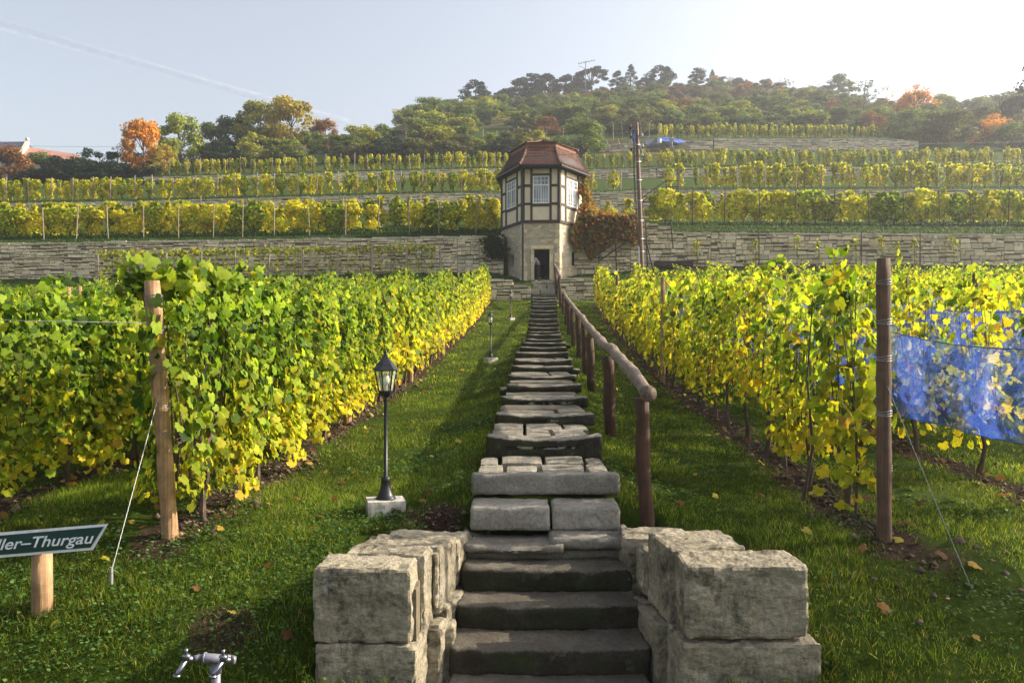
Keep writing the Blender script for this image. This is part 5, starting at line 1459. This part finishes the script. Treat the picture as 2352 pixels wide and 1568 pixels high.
# tarpaulins, bucket
def tarp(name, label, pts, d, mat, seed):
    poly_ = pts; n, m = 26, 8; V = []
    tops = [(p[0], p[1]) for p in pts]; 
    for i in range(n):
        t = i/(n-1); px = tops[0][0]+(tops[-1][0]-tops[0][0])*t
        ya = ip(px, [p[0] for p in pts], [p[1] for p in pts]); yb = ip(px, [p[0] for p in pts], [p[2] for p in pts])
        for j in range(m):
            s = j/(m-1); dd = d-1.6*s+.35*mnoise.noise(Vector((px*.06, s*2, seed)))
            V.append(W(px, ya+(yb-ya)*s+1.2*mnoise.noise(Vector((px*.1, s*3, seed+3))), dd)[:])
    Fi = [(i*m+j, (i+1)*m+j, (i+1)*m+j+1, i*m+j+1) for i in range(n-1) for j in range(m-1)]
    o = mkobj(name, np_mesh(name, V, Fi, mat, None, True)); tag(o, label, 'tarpaulin', 'tarpaulins on the upper terrace')
    sm = o.modifiers.new('thick', 'SOLIDIFY'); sm.thickness = .05
tarp('tarpaulin', 'crumpled bright blue tarpaulin on the broken upper terrace wall', [(1511, 317, 324), (1530, 316.5, 327), (1550, 318, 327), (1560, 321, 330), (1573, 326, 329)], 103.6, 'tarp_blue', 1)
tarp('tarpaulin', 'dark grey tarpaulin left of the blue one on the broken wall', [(1480, 320, 333), (1492, 321, 334), (1505, 319, 334), (1518, 318, 331)], 103.3, 'tarp_dark', 4)
bk = W(1514.5, 329, 101.2); mb = MB(); mb.tube([(0, 0, 0), (0, 0, .5)], [.22, .26], 12, cap=False); mb.tube([(0, 0, 0), (0, 0, .02)], .215, 12); mb.tube([(0, 0, .47), (0, 0, .5)], [.27, .275], 12, cap=False)
b_ = mb.build('bucket', 'white_enamel'); b_.location = bk; tag(b_, 'white bucket standing between the two tarpaulins', 'bucket')

# TV mast on the hill
o = W(1345, 205, 205); am = thing('tv_antenna', o, 'thin television antenna mast standing above the hilltop pines', 'antenna')
q = lambda px, py: W(px, py, 205)-o
mb = MB(); mb.tube([Vector((0, 0, -4)), q(1345, 141)], .10, 5); mb.build('mast', 'dark_wire', am)
mb = MB(); mb.tube([q(1328, 147), q(1366, 139)], .06, 4)
for i in range(7): px = 1329+6*i; mb.tube([q(px-1, 143-i*1.2), q(px+1, 149-i*1.2)], .04, 4)
mb.tube([q(1329, 152), q(1345, 158)], .05, 4); mb.build('aerial', 'dark_wire', am)

# farmhouse at the left edge
hd = 118.0; o = W(40, 400, hd); hs = thing('farmhouse', o, 'pale farmhouse with slate and red tiled roofs behind trees at far left', 'house')
q = lambda px, py, dd=0.0: W(px, py, hd+dd)-o
mb = MB()
def block(mb, px0, px1, yt0, yt1, yb, d0, d1):
    mb.hexa([q(px0, yb, d0), q(px1, yb, d0), q(px1, yb, d1), q(px0, yb, d1), q(px0, yt0, d0), q(px1, yt1, d0), Vector((q(px1, yt1, d0).x, q(px1, yt1, d1).y, q(px1, yt1, d0).z)), Vector((q(px0, yt0, d0).x, q(px0, yt0, d1).y, q(px0, yt0, d0).z))])
block(mb, -160, 40, 362, 360, 440, 0, 12); block(mb, 40.5, 175, 359, 368, 440, .5, 12); mb.build('wall', 'far_wall', hs)
mb = MB(); a, b, c, d_ = q(-160, 360, -.5), q(39, 358, -.5), q(57, 325.5, 6), q(-160, 327, 6)
mb.hexa([a, b, Vector((b.x, b.y+13, b.z)), Vector((a.x, a.y+13, a.z)), d_, c, c+Vector((0, .3, 0)), d_+Vector((0, .3, 0))]); mb.build('slate_roof', 'slate_roof', hs)
mb = MB(); a, b, c, d_ = q(44, 359, -.2), q(180, 369, -.2), q(172, 353.5, 6), q(62, 338, 6)
mb.hexa([a, b, Vector((b.x, b.y+13, b.z)), Vector((a.x, a.y+13, a.z)), d_, c, c+Vector((0, .3, 0)), d_+Vector((0, .3, 0))]); mb.build('red_roof', 'far_tile', hs)
mb = MB(); a, b = q(38.5, 358, -.7), q(59, 322.5, 6); w_ = .55
mb.hexa([a+Vector((0, 0, -.9)), a+Vector((w_, 0, -.9)), Vector((b.x+w_, b.y, a.z-.9)), Vector((b.x, b.y, a.z-.9)), a, a+Vector((w_, 0, 0)), b+Vector((w_, 0, 0)), b]); mb.build('gable_parapet', 'white_stone', hs)
mb = MB(); mb.tube([b+Vector((w_/2, 0, 0)), b+Vector((w_/2, 0, .35))], [.35, .3], 6); mb.build('finial', 'white_stone', hs)
for px in (58, 20, -8):
    mb = MB(); mb.box(q(px, 386, -.12), Vector((q(px+9, 386).x, q(px, 386, .12).y, q(px, 372).z))); w = mb.build('window', 'cream_paint', hs)
    gm = MB(); gm.box(q(px+1, 385, -.16), Vector((q(px+8, 386).x, q(px, 386, -.13).y, q(px, 373).z))); gm.build('pane', 'window_glass', w)

# contrail, far above and beyond the haze
mb = MB(); a, b = W(-300, -28, 9000*.45), W(800, 282, 9000*.45); mb.tube([a, a.lerp(b, .5), b], [26, 22, 16], 10)
ct = mb.build('contrail', 'contrail_ice', smooth=True); tag(ct, 'faint white aircraft contrail slanting down the left sky', 'contrail')
# ------------------------------------------------------------------ trees
def crown(kind, seed, n):
    rng = np.random.default_rng(seed); cl = []
    if kind == 'round':
        for _ in range(30):
            a = rng.uniform(0, 6.283); ph = rng.uniform(-.6, 1); r_ = .36*math.cos(ph*1.2)*rng.uniform(.6, 1.1)
            cl.append((r_*math.cos(a), r_*math.sin(a), .52+.38*math.sin(ph*1.3), rng.uniform(.08, .16)))
    elif kind == 'bush':
        for _ in range(26):
            a = rng.uniform(0, 6.283); r_ = rng.uniform(.05, .42); cl.append((r_*math.cos(a), r_*math.sin(a), rng.uniform(.12, .88)*(1-(r_/.5)**2*.5), rng.uniform(.09, .16)))
    elif kind == 'airy':
        for _ in range(34):
            a = rng.uniform(0, 6.283); r_ = rng.uniform(.1, .46); cl.append((r_*math.cos(a), r_*math.sin(a), rng.uniform(.25, 1)*(1-r_*.5), rng.uniform(.04, .09)))
    elif kind == 'pine':
        for _ in range(40):
            h = rng.uniform(.08, 1); a = rng.uniform(0, 6.283); r_ = (.42*(1-h)**.55+.04)*rng.uniform(.4, 1.1); cl.append((r_*math.cos(a), r_*math.sin(a), h*.95, rng.uniform(.06, .13)))
    elif kind == 'conifer':
        for k in range(34):
            h = (k+.5)/34; a = k*2.4; r_ = .40*(1-h)**.8*rng.uniform(.7, 1.1); cl.append((r_*math.cos(a), r_*math.sin(a), .06+h*.9, .05+.09*(1-h)))
    elif kind == 'umbrella':
        for _ in range(26):
            a = rng.uniform(0, 6.283); r_ = .48*rng.uniform(.1, 1)**.6; cl.append((r_*math.cos(a), r_*math.sin(a)*.8, .62+.30*(1-(r_/.5)**2)*rng.uniform(.3, 1), rng.uniform(.06, .10)))
    cl = np.array(cl); k = rng.integers(0, len(cl), n); dv = unit(rng.normal(0, 1, (n, 3)))
    rr = cl[k, 3]*(.55+.55*rng.random(n)); flat = .6 if kind in ('pine', 'umbrella', 'conifer') else .85
    P = cl[k, :3]+dv*rr[:, None]*np.array([1.1, 1.1, flat])
    Nn = dv+rng.normal(0, .5, (n, 3))+np.array([0, 0, .3])
    C = (rng.uniform(.62, 1.3, n)*(.85+.3*rng.random(len(cl))[k]))[:, None]*np.ones(3)
    hue = rng.normal(0, .08, n); C[:, 0] *= 1+hue; C[:, 2] *= 1-hue
    sz = {'round': .029, 'bush': .031, 'airy': .017, 'pine': .029, 'conifer': .026, 'umbrella': .026}[kind]
    v, f, c = scatter_leaves(P, Nn, sz*rng.uniform(.5, 1.25, n), C, T_C, rng, .3)
    v[:, 2] = np.maximum(v[:, 2], .0)
    mb = MB(); r = random.Random(seed)
    th = {'round': .75, 'bush': .4, 'airy': .8, 'pine': .9, 'conifer': .95, 'umbrella': .78}[kind]
    tr = .022 if kind != 'bush' else .015
    mb.tube([(0, 0, -.06), (.01, 0, th*.4), (-.01, .01, th)], [tr, tr*.8, tr*.3], 7)
    for q in cl[:12]:
        b0 = (0, 0, min(th*.8, max(.05, q[2]*.55))); mb.tube([b0, ((q[0])*.5, q[1]*.5, (b0[2]+q[2])*.5+.02), tuple(q[:3])], [tr*.42, tr*.3, tr*.12], 5, cap=False)
    return np_mesh('tree_crown', v, f, 'tree_leaf', c), mb.build('tree_trunk', 'tree_bark', link=False)
TK = {}
spec = {'round': ('broadleaf_tree', 'tree', 3, 5000), 'bush': ('bush', 'bush', 4, 3800), 'airy': ('sparse_tree', 'tree', 2, 1500), 'pine': ('pine_tree', 'pine tree', 3, 4200), 'conifer': ('conifer_tree', 'conifer', 2, 2600), 'umbrella': ('pine_tree', 'pine tree', 1, 3200)}
for kd, (nm, cat, m_, n_) in spec.items():
    lst = []
    for i in range(m_):
        c_, t_ = crown(kd, 200+i*7+len(kd), n_)
        lst.append(Kind(nm, cat, [('trunk', t_), ('crown', c_)]))
    TK[kd] = lst
C_ = {'dk': (.030, .055, .020), 'gr': (.10, .14, .028), 'mg': (.15, .20, .035), 'lg': (.26, .30, .04), 'yg': (.36, .35, .04), 'yl': (.42, .33, .04), 'or': (.62, .28, .03), 'ob': (.30, .14, .04), 'rd': (.28, .09, .04), 'pn': (.014, .030, .018), 'br': (.14, .09, .05), 'bg': (.15, .15, .05)}
tv = random.Random(55)
def tree(kd, px, ytop, ybase, wpx, d, col, label, group=None, ground_=True):
    x = X(px, d); z0 = anyz(x, d); zt = Z(ytop, d); zb = min(z0, Z(ybase, d))
    if ground_: zb = z0-.2
    h = max(1.0, zt-zb); w = wpx/F*d
    c = C_[col]; j = tv.uniform(.88, 1.12)
    lst = TK[kd]; w *= {'bush': 1.25, 'round': 1.4, 'pine': 1.75, 'umbrella': 1.05}.get(kd, 1.15); h *= 1.1 if kd != 'pine' else 1.16
    o = lst[tv.randrange(len(lst))].put((x, d, zb), label, group, tv.uniform(0, 6.28), (w, w, h), (c[0]*j, c[1]*j, c[2]*j, 1))
    return o
# left skyline
tree('round', 20, 345, 440, 95, 96, 'ob', 'rust brown tree in front of the farmhouse at far left')
for px, yt, w, d, c in ((100, 352, 80, 93, 'gr'), (150, 352, 85, 93, 'dk'), (205, 343, 80, 95, 'dk'), (250, 350, 75, 92, 'dk'), (300, 348, 80, 96, 'dk'), (180, 375, 110, 90, 'dk'), (280, 378, 100, 90, 'dk'), (120, 385, 90, 90, 'dk'), (345, 372, 60, 90, 'dk'), (230, 392, 90, 88, 'dk'), (65, 395, 60, 89, 'dk')):
    tree('bush', px, yt, 420, w, d, c, 'dark green bush in the thicket left of the orange tree', 'dark thicket at left')
tree('round', 330, 284, 400, 78, 92, 'or', 'tall orange autumn tree rising from the dark thicket at left')
tree('bush', 375, 330, 395, 62, 91, 'yl', 'golden lower autumn tree leaning right of the orange one')
tree('round', 415, 276, 385, 88, 100, 'lg', 'light green tree just right of the orange autumn tree')
tree('airy', 270, 336, 400, 46, 100, 'br', 'bare reddish treetop above the dark thicket')
for px, yt, yb, w, d, c, lab in ((490, 290, 375, 70, 112, 'gr', 'dark green tree between the light green and the golden tree'), (545, 275, 370, 80, 116, 'dk', 'dark blue-green tree behind the golden broadleaf tree'), (598, 246, 370, 100, 114, 'yg', 'tall olive tree left of the golden treetop'), (668, 234, 370, 100, 112, 'yl', 'tall golden broadleaf tree on the left skyline'), (748, 280, 350, 62, 116, 'ob', 'small reddish tree right of the golden treetop')):
    tree('round', px, yt, yb, w, d, c, lab)
for px, yt, w, d, c, lab in ((582, 306, 75, 104, 'yg', 'bright yellow-green round bush below the golden tree'), (650, 308, 85, 105, 'lg', 'pale green bush at the foot of the golden tree'), (500, 325, 90, 102, 'dk', 'low dark bush left of the yellow-green bush'), (715, 300, 60, 108, 'mg', 'green bush under the small reddish tree'), (540, 345, 90, 100, 'dk', 'low dark bush under the yellow-green bush')):
    tree('bush', px, yt, 370, w, d, c, lab)
tree('bush', 832, 282, 345, 90, 112, 'yg', 'olive-gold bush on the skyline left of the wooded hill')
for px, yt, w, d, c in ((790, 300, 80, 107, 'mg'), (870, 290, 80, 110, 'mg'), (905, 300, 70, 106, 'dk'), (850, 305, 85, 104, 'yg'), (890, 318, 90, 102, 'dk'), (800, 322, 80, 102, 'bg'), (960, 320, 90, 100, 'bg'), (1010, 290, 90, 104, 'yg'), (1060, 292, 80, 103, 'mg'), (1050, 312, 90, 101, 'bg'), (1120, 305, 70, 103, 'lg'), (1185, 295, 90, 103, 'bg'), (1230, 300, 80, 102, 'yg'), (980, 312, 70, 105, 'yl'), (1150, 318, 80, 100, 'dk')):
    tree('bush', px, yt, 355, w, d, c, 'autumn bush in the hedge above the third terrace, left of the tower roof', 'hedge above the third terrace')
tree('bush', 1338, 268, 345, 112, 100, 'mg', 'large feathery green bush directly behind the tower roof')
# pines on the hilltop
for px, yt, yb, w, kd, d, lab in ((1093, 195, 252, 56, 'pine', 200, 'lone dark pine at the left end of the hilltop'), (1160, 212, 255, 60, 'pine', 205, 'low dark pine left of the hilltop group'), (1195, 190, 250, 62, 'pine', 208, 'dark spreading pine in the left hilltop group'), (1222, 178, 250, 52, 'pine', 210, 'taller pointed pine in the left hilltop group'), (1252, 178, 246, 58, 'pine', 209, 'round-topped dark pine in the left hilltop group'), (1300, 182, 238, 50, 'pine', 210, 'dark pine left of the umbrella pine'), (1330, 185, 235, 56, 'pine', 211, 'dark pine in the shade of the umbrella pine'), (1358, 157, 236, 88, 'umbrella', 212, 'broad umbrella pine at the top of the hill'), (1418, 171, 218, 30, 'pine', 213, 'small pine between umbrella pine and conifer'), (1449, 152, 222, 46, 'conifer', 213, 'pointed dark conifer, highest on the hill'), (1478, 182, 215, 28, 'pine', 213, 'little pine right of the pointed conifer'), (1518, 160, 214, 56, 'pine', 213, 'stout rounded pine on the bare hilltop'), (1600, 162, 202, 34, 'pine', 213, 'small pine right of the stout one on the crest'), (1636, 163, 203, 28, 'conifer', 213, 'slim small conifer on the crest'), (1714, 184, 202, 20, 'conifer', 213, 'tiny conifer on the right crest')):
    tree(kd, px, yt, yb, w, d, 'pn', lab, 'pines on the hilltop')
for px, yt, yb, w in ((1675, 178, 200, 34), (1805, 182, 205, 34), (1868, 195, 215, 30), (1760, 190, 204, 24)):
    tree('airy', px, yt, yb, w, 210, 'bg', 'sparse pale little tree on the right part of the crest', 'sparse trees on the crest')
for px, yt, w, d, c, kd, lab in ((1925, 180, 60, 205, 'gr', 'pine', 'airy dark tree above the right slope'), (1985, 186, 95, 150, 'gr', 'airy', 'large green tree left of the orange tree at right'), (2098, 197, 108, 140, 'or', 'airy', 'spreading orange autumn tree on the right skyline'), (2100, 215, 70, 141, 'or', 'round', 'rust lower crown under the orange tree at right'), (2285, 266, 90, 110, 'or', 'bush', 'small orange and yellow maple at the right edge'), (2225, 240, 120, 165, 'gr', 'round', 'green tree on the far right skyline'), (2310, 222, 110, 170, 'gr', 'round', 'darker green tree on the far right skyline'), (2372, 165, 90, 120, 'pn', 'pine', 'tall dark pine cut by the right edge')):
    tree(kd, px, yt, 300, w, d, c, lab)
# wooded slope: random fill behind the top vines, between hedge and crest
def wood(px0, px1, d0, d1, n, hmin, hmax, cols, kd=('bush', 'bush', 'bush', 'round'), lab='', grp=''):
    for _ in range(n):
        d = tv.uniform(d0, d1); px = tv.uniform(px0, px1); x = X(px, d); z0 = anyz(x, d); h = tv.uniform(hmin, hmax); w = h*tv.uniform(1.2, 1.8)
        k = TK[tv.choice(kd)]; c = C_[tv.choice(cols)]; j = tv.uniform(.85, 1.15)
        k[tv.randrange(len(k))].put((x, d, z0-.2), lab, grp, tv.uniform(0, 6.28), (w, w, h), (c[0]*j, c[1]*j, c[2]*j, 1))
wood(925, 1150, 126, 185, 34, 3.2, 5.2, ('gr', 'mg', 'mg', 'lg', 'yg'), lab='green broadleaf in the wood left of the tower roof', grp='wood left of the tower roof')
wood(930, 1320, 186, 205, 26, 2.5, 4.2, ('gr', 'bg', 'mg', 'dk'), ('bush',), lab='dark olive shrub at the foot of the hilltop pines', grp='shrubs under the hilltop pines')
wood(1150, 1520, 126, 175, 50, 3.0, 4.6, ('mg', 'mg', 'lg', 'yg', 'bg', 'gr'), lab='mixed green shrub on the hillside above the tower roof', grp='hillside shrubs above the tower roof')
wood(1390, 2130, 120, 133, 50, 2.8, 4.6, ('gr', 'mg', 'bg', 'mg', 'lg'), ('bush',), lab='dusky green shrub in the belt behind the top vine row', grp='shrub belt behind the top vines')
wood(1500, 2100, 134, 172, 60, 2.2, 4.2, ('mg', 'lg', 'yg', 'bg', 'gr', 'br', 'ob'), ('bush',), lab='autumn shrub on the slope below the right crest', grp='slope shrubs under the right crest')
wood(1260, 1950, 170, 212, 80, 2.0, 3.8, ('br', 'br', 'bg', 'ob', 'bg', 'mg'), ('bush',), lab='low brownish bush on the dry hilltop', grp='low bushes on the hilltop')
wood(2040, 2450, 104, 122, 22, 3.5, 5.5, ('gr', 'bg', 'mg'), lab='hazy green shrub at the right end of the upper terraces', grp='shrubs at the right end')
wood(2060, 2450, 124, 170, 24, 4, 6, ('gr', 'mg', 'lg', 'bg'), lab='hazy tree on the far right slope', grp='trees on the far right slope')
tree('bush', 1252, 262, 305, 58, 124, 'ob', 'rust orange bush behind the tower roof, left of the feathery bush')
tree('bush', 2003, 258, 300, 60, 119, 'ob', 'rust bush at the right end of the top vine row')

# ------------------------------------------------------------------ grass, clover, litter
rng = np.random.default_rng(71)
def inview(x, y, z, m=.03):
    return (np.abs(x/y) < .643+m) & (z/y > -.4287-m)
TRI = (np.array([(-.5, 0, 0), (.5, 0, 0), (.22, .55, .0), (-.22, .55, 0), (.0, 1, .0)]), np.array([(0, 1, 2), (0, 2, 3), (3, 2, 4)]))
def blades(n, y0, y1, x0, x1, hgt, wid, dens_soil=.08):
    y = rng.uniform(y0, y1, n); x = rng.uniform(x0, x1, n)
    z = ground(x, y); ok = inview(x, y, z+.05)
    sm = soilmask(x, y); ok &= rng.random(n) > sm*(1-dens_soil)*1.15
    # leave out stairs and cheek walls
    S = ip(y, _sd, np.arange(len(_sd))); pl = ip(y, _sd, [s[2] for s in STEPS]); pr = ip(y, _sd, [s[3] for s in STEPS]); px = CX+F*x/y
    ok &= ~((px > pl+2) & (px < pr-2) & (y > 6)); ok &= ~((y < 6.0) & (x > -1.15) & (x < 1.72) & (y > 4.5))
    ok &= ~((y < 6.35) & (x > -.7) & (x < 1.2))
    x, y, z, sm = x[ok], y[ok], z[ok], sm[ok]; n = len(x)
    patch = np.array([mnoise.noise(Vector((a*.9, b*.9, 0))) for a, b in zip(x[::1], y[::1])]) if n < 400000 else np.zeros(n)
    fine = np.sin(x*9+3*np.sin(y*7))*np.sin(y*11+2*np.sin(x*5))
    plx = (ip(y, _sd, [s[2] for s in STEPS])-CX)/F*y; prx = (ip(y, _sd, [s[3] for s in STEPS])-CX)/F*y
    edge = np.maximum(np.exp(-(np.minimum(abs(x-plx), abs(x-prx))/.10)**2)*(y > 6), np.exp(-((x-1.80)/.12)**2)*(y < 6))
    for ex_, ey_ in ((-2.53, 5.95), (2.76, 5.9), (-2.95, 5.0), (1.05, 6.15), (-1.05, 6.6), (-1.2, 4.9)): edge = np.maximum(edge, np.exp(-((x-ex_)**2+(y-ey_)**2)/.16**2))
    tuft = np.clip(np.sin(x*13.1+2*np.sin(y*4.7))*np.sin(y*12.3+2*np.sin(x*6.1))-.78, 0, 1)*5
    h = hgt*rng.uniform(.4, 1.2, n)*(1+.7*patch+.25*fine+1.1*edge*rng.random(n)+.9*tuft); w = wid*rng.uniform(.7, 1.3, n)
    a = rng.uniform(0, 6.283, n); ln = rng.uniform(.15, .9, n)*h; b = rng.uniform(0, 6.283, n)
    ca, sa = np.cos(a), np.sin(a)
    tv_, tf = TRI
    V = np.zeros((n, 5, 3))
    for i, (tx, ty, _) in enumerate(tv_):
        V[:, i, 0] = x+ca*w*tx+np.cos(b)*ln*ty**1.7; V[:, i, 1] = y+sa*w*tx+np.sin(b)*ln*ty**1.7; V[:, i, 2] = z-.01+h*ty*(1-.25*ty)
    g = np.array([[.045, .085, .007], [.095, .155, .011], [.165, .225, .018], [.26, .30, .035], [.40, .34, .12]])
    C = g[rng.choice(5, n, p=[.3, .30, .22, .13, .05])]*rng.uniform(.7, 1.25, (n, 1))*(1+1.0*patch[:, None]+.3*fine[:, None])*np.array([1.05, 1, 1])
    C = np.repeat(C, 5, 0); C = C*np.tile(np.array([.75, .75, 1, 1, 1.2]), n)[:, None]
    Fi = tf[None]+(np.arange(n)*5)[:, None, None]
    return V.reshape(-1, 3), Fi.reshape(-1, 3), C
G = [blades(230000, 4.3, 8, -5.2, 5.4, .066, .0055), blades(240000, 8, 14, -9, 9, .055, .0085), blades(150000, 14, 40, -4, 6, .06, .02)]
v, f, c = join(G); print('blades', len(v)//5)
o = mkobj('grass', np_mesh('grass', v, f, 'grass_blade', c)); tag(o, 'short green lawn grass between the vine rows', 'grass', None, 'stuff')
# clover and ground ivy: small round leaves lying almost flat
def clover(n, spots):
    x = rng.uniform(-4.5, 4.5, n); y = 4.3+rng.gamma(1.6, 1.6, n)
    z = ground(x, y); k = np.array([mnoise.noise(Vector((a*1.3+7, b*1.3, 2))) for a, b in zip(x, y)])
    w = np.zeros(n)
    for (cx, cy, r_, s) in spots: w = np.maximum(w, s*np.exp(-((x-cx)**2+(y-cy)**2)/r_**2))
    ok = inview(x, y, z) & (rng.random(n) < np.clip(w+k*.8, 0, 1)) & (y < 14)
    px = CX+F*x/y; pl = ip(y, _sd, [s[2] for s in STEPS]); pr = ip(y, _sd, [s[3] for s in STEPS])
    ok &= ~((px > pl) & (px < pr)); ok &= ~((y < 6.0) & (x > -1.15) & (x < 1.72) & (y > 4.5)); ok &= ~((y < 6.3) & (x > -.6) & (x < 1.15))
    x, y, z = x[ok], y[ok], z[ok]; n = len(x)
    P = np.stack([x, y, z+rng.uniform(.015, .06, n)], 1)
    Nn = np.stack([rng.normal(0, .35, n), rng.normal(0, .35, n), np.ones(n)], 1)
    C = np.array([[.05, .12, .025], [.08, .17, .035], [.13, .22, .06]])[rng.choice(3, n)]*rng.uniform(.7, 1.2, (n, 1))
    return scatter_leaves(P, Nn, .0105*rng.uniform(.6, 1.6, n)*(1+.05*(y-5)), C, T_B, rng, .1)
v, f, c = clover(70000, [(-2.2, 4.6, 1.3, 1), (-1.3, 5.6, .9, .8), (-.75, 8, .5, 1), (-.6, 10, .5, 1), (-.5, 6.9, .35, 1), (-3, 5.3, .8, .5), (1.3, 6.8, .3, .5)])
o = mkobj('clover', np_mesh('clover', v, f, 'grass_blade', c)); tag(o, 'small round-leaved clover and ground ivy in the lawn', 'clover', None, 'stuff')
print('clover', len(f))
# coarse grass fringes on the terrace edges
def fringe(d, px0, px1, n, h):
    px = rng.uniform(px0, px1, n); dd = d+np.abs(rng.normal(0, .7, n)); x = (px-CX)/F*dd; z = np.array([anyz(a, b) for a, b in zip(x, dd)])
    P = np.stack([x, dd, z+h*.35], 1); Nn = rng.normal(0, .6, (n, 3))+np.array([.2, -.7, .5])
    C = np.array([[.035, .075, .012], [.06, .12, .02], [.11, .15, .03]])[rng.choice(3, n, p=[.45, .4, .15])]*rng.uniform(.7, 1.2, (n, 1))
    return scatter_leaves(P, Nn, h*rng.uniform(.4, 1.0, n), C, (np.array([(-.25, -.5, 0), (.25, -.5, 0), (0, 1, 0)]), np.array([(0, 1, 2)])), rng, 1.0)
v, f, c = join([fringe(44.3, -40, 1190, 9000, .16), fringe(44.3, 1330, 2400, 8000, .16), fringe(46.0, -40, 2400, 12000, .2), fringe(64.4, -40, 2400, 14000, .2), fringe(41.6, -40, 2400, 6000, .12), fringe(84.3, 330, 2400, 8000, .25), fringe(40.4, 1000, 1480, 1500, .1), fringe(48.5, -40, 2400, 7000, .2)])
o = mkobj('terrace_grass', np_mesh('terrace_grass', v, f, 'grass_blade', c)); tag(o, 'rough grass along the edges of the terraces', 'grass', None, 'stuff')
# clods, chips and fallen leaves along the rows
P = []; R_ = []
for side, u in ((-1, ROW_L[0]), (1, ROW_R[0]), (1, ROW_R[1]), (-1, ROW_L[1])):
    m_ = 2600 if u in (ROW_L[0], ROW_R[0]) else 900
    y = 5.8+rng.gamma(1.4, 4.0, m_); y = y[y < 38]; x = u+.04*y+rng.normal(0, .17, len(y))+.03; P.append(np.stack([x, y], 1)); R_.append(rng.gamma(1.6, .0055, len(y))*(1+.02*y)+.004)
P.append(np.stack([rng.normal(-.62, .22, 260), rng.normal(6.25, .2, 260)], 1)); R_.append(rng.gamma(1.5, .005, 260)+.002)
P.append(np.stack([rng.normal(3.0, .35, 160), rng.normal(5.6, .25, 160)], 1)); R_.append(rng.gamma(1.5, .008, 160)+.003)
P = np.concatenate(P); R_ = np.concatenate(R_); n = len(P); z = ground(P[:, 0], P[:, 1])
oc = np.array([(1, 0, 0), (-1, 0, 0), (0, 1, 0), (0, -1, 0), (0, 0, .7), (0, 0, -.7)], float); of = np.array([(0, 2, 4), (2, 1, 4), (1, 3, 4), (3, 0, 4), (2, 0, 5), (1, 2, 5), (3, 1, 5), (0, 3, 5)])
V = oc[None]*R_[:, None, None]*rng.uniform(.6, 1.3, (n, 6, 1))
a = rng.uniform(0, 6.28, n); ca, sa = np.cos(a)[:, None], np.sin(a)[:, None]
V = np.stack([V[..., 0]*ca-V[..., 1]*sa, V[..., 0]*sa+V[..., 1]*ca, V[..., 2]], -1)+np.concatenate([P, (z+R_*.25)[:, None]], 1)[:, None]
C = np.where(rng.random(n)[:, None] < .07, np.array([2.6, 2.7, 2.7]), np.array([1, 1, 1.0]))*rng.uniform(.6, 1.4, (n, 1))
o = mkobj('soil_clods', np_mesh('soil_clods', V.reshape(-1, 3), (of[None]+(np.arange(n)*6)[:, None, None]).reshape(-1, 3), 'clod', np.repeat(C, 6, 0)))
tag(o, 'dark soil clods and pale pebbles along the foot of the vine rows', 'soil', None, 'stuff')
y = np.concatenate([rng.uniform(5.6, 30, 520), rng.uniform(4.4, 9, 70)]); u = np.concatenate([rng.choice([ROW_L[0], ROW_R[0], ROW_R[1], ROW_L[1]], 520)+rng.normal(0, .3, 520), rng.uniform(-3.5, 3.2, 70)])
x = u+.04*y; ok = (np.abs(x-.3) > .95) | (y > 6); ok &= np.abs(u) > .75; x, y = x[ok], y[ok]; n = len(x)
P = np.stack([x, y, ground(x, y)+.035], 1)
C = np.array([[.45, .30, .05], [.30, .14, .04], [.50, .42, .08], [.20, .09, .04]])[rng.choice(4, n)]*rng.uniform(.7, 1.2, (n, 1))
v, f, c = scatter_leaves(P, np.stack([rng.normal(0, .5, n), rng.normal(-.3, .4, n), np.ones(n)], 1), .05*rng.uniform(.6, 1.2, n), C, T_A, rng, .1)
o = mkobj('fallen_leaves', np_mesh('fallen_leaves', v, f, 'vine_leaf', c)); tag(o, 'fallen yellow and brown vine leaves on lawn and soil', 'fallen leaves', None, 'stuff')

# ------------------------------------------------------------------ haze
mb = MB(); mb.box((-1400, -60, -300), (1400, 1700, 90))
m = bpy.data.materials.new('haze_air'); m.use_nodes = True; nt = m.node_tree; nt.nodes.clear()
oo = nt.nodes.new('ShaderNodeOutputMaterial'); pv = nt.nodes.new('ShaderNodeVolumePrincipled')
pv.inputs['Color'].default_value = (.93, .96, 1.0, 1); pv.inputs['Density'].default_value = HAZE; pv.inputs['Anisotropy'].default_value = 0.55
nt.links.new(pv.outputs[0], oo.inputs['Volume']); MATS['haze_air'] = m
hz = mb.build('haze', 'haze_air'); hz['kind'] = 'stuff'; tag(hz, 'thin bright autumn haze over the hill', 'haze')
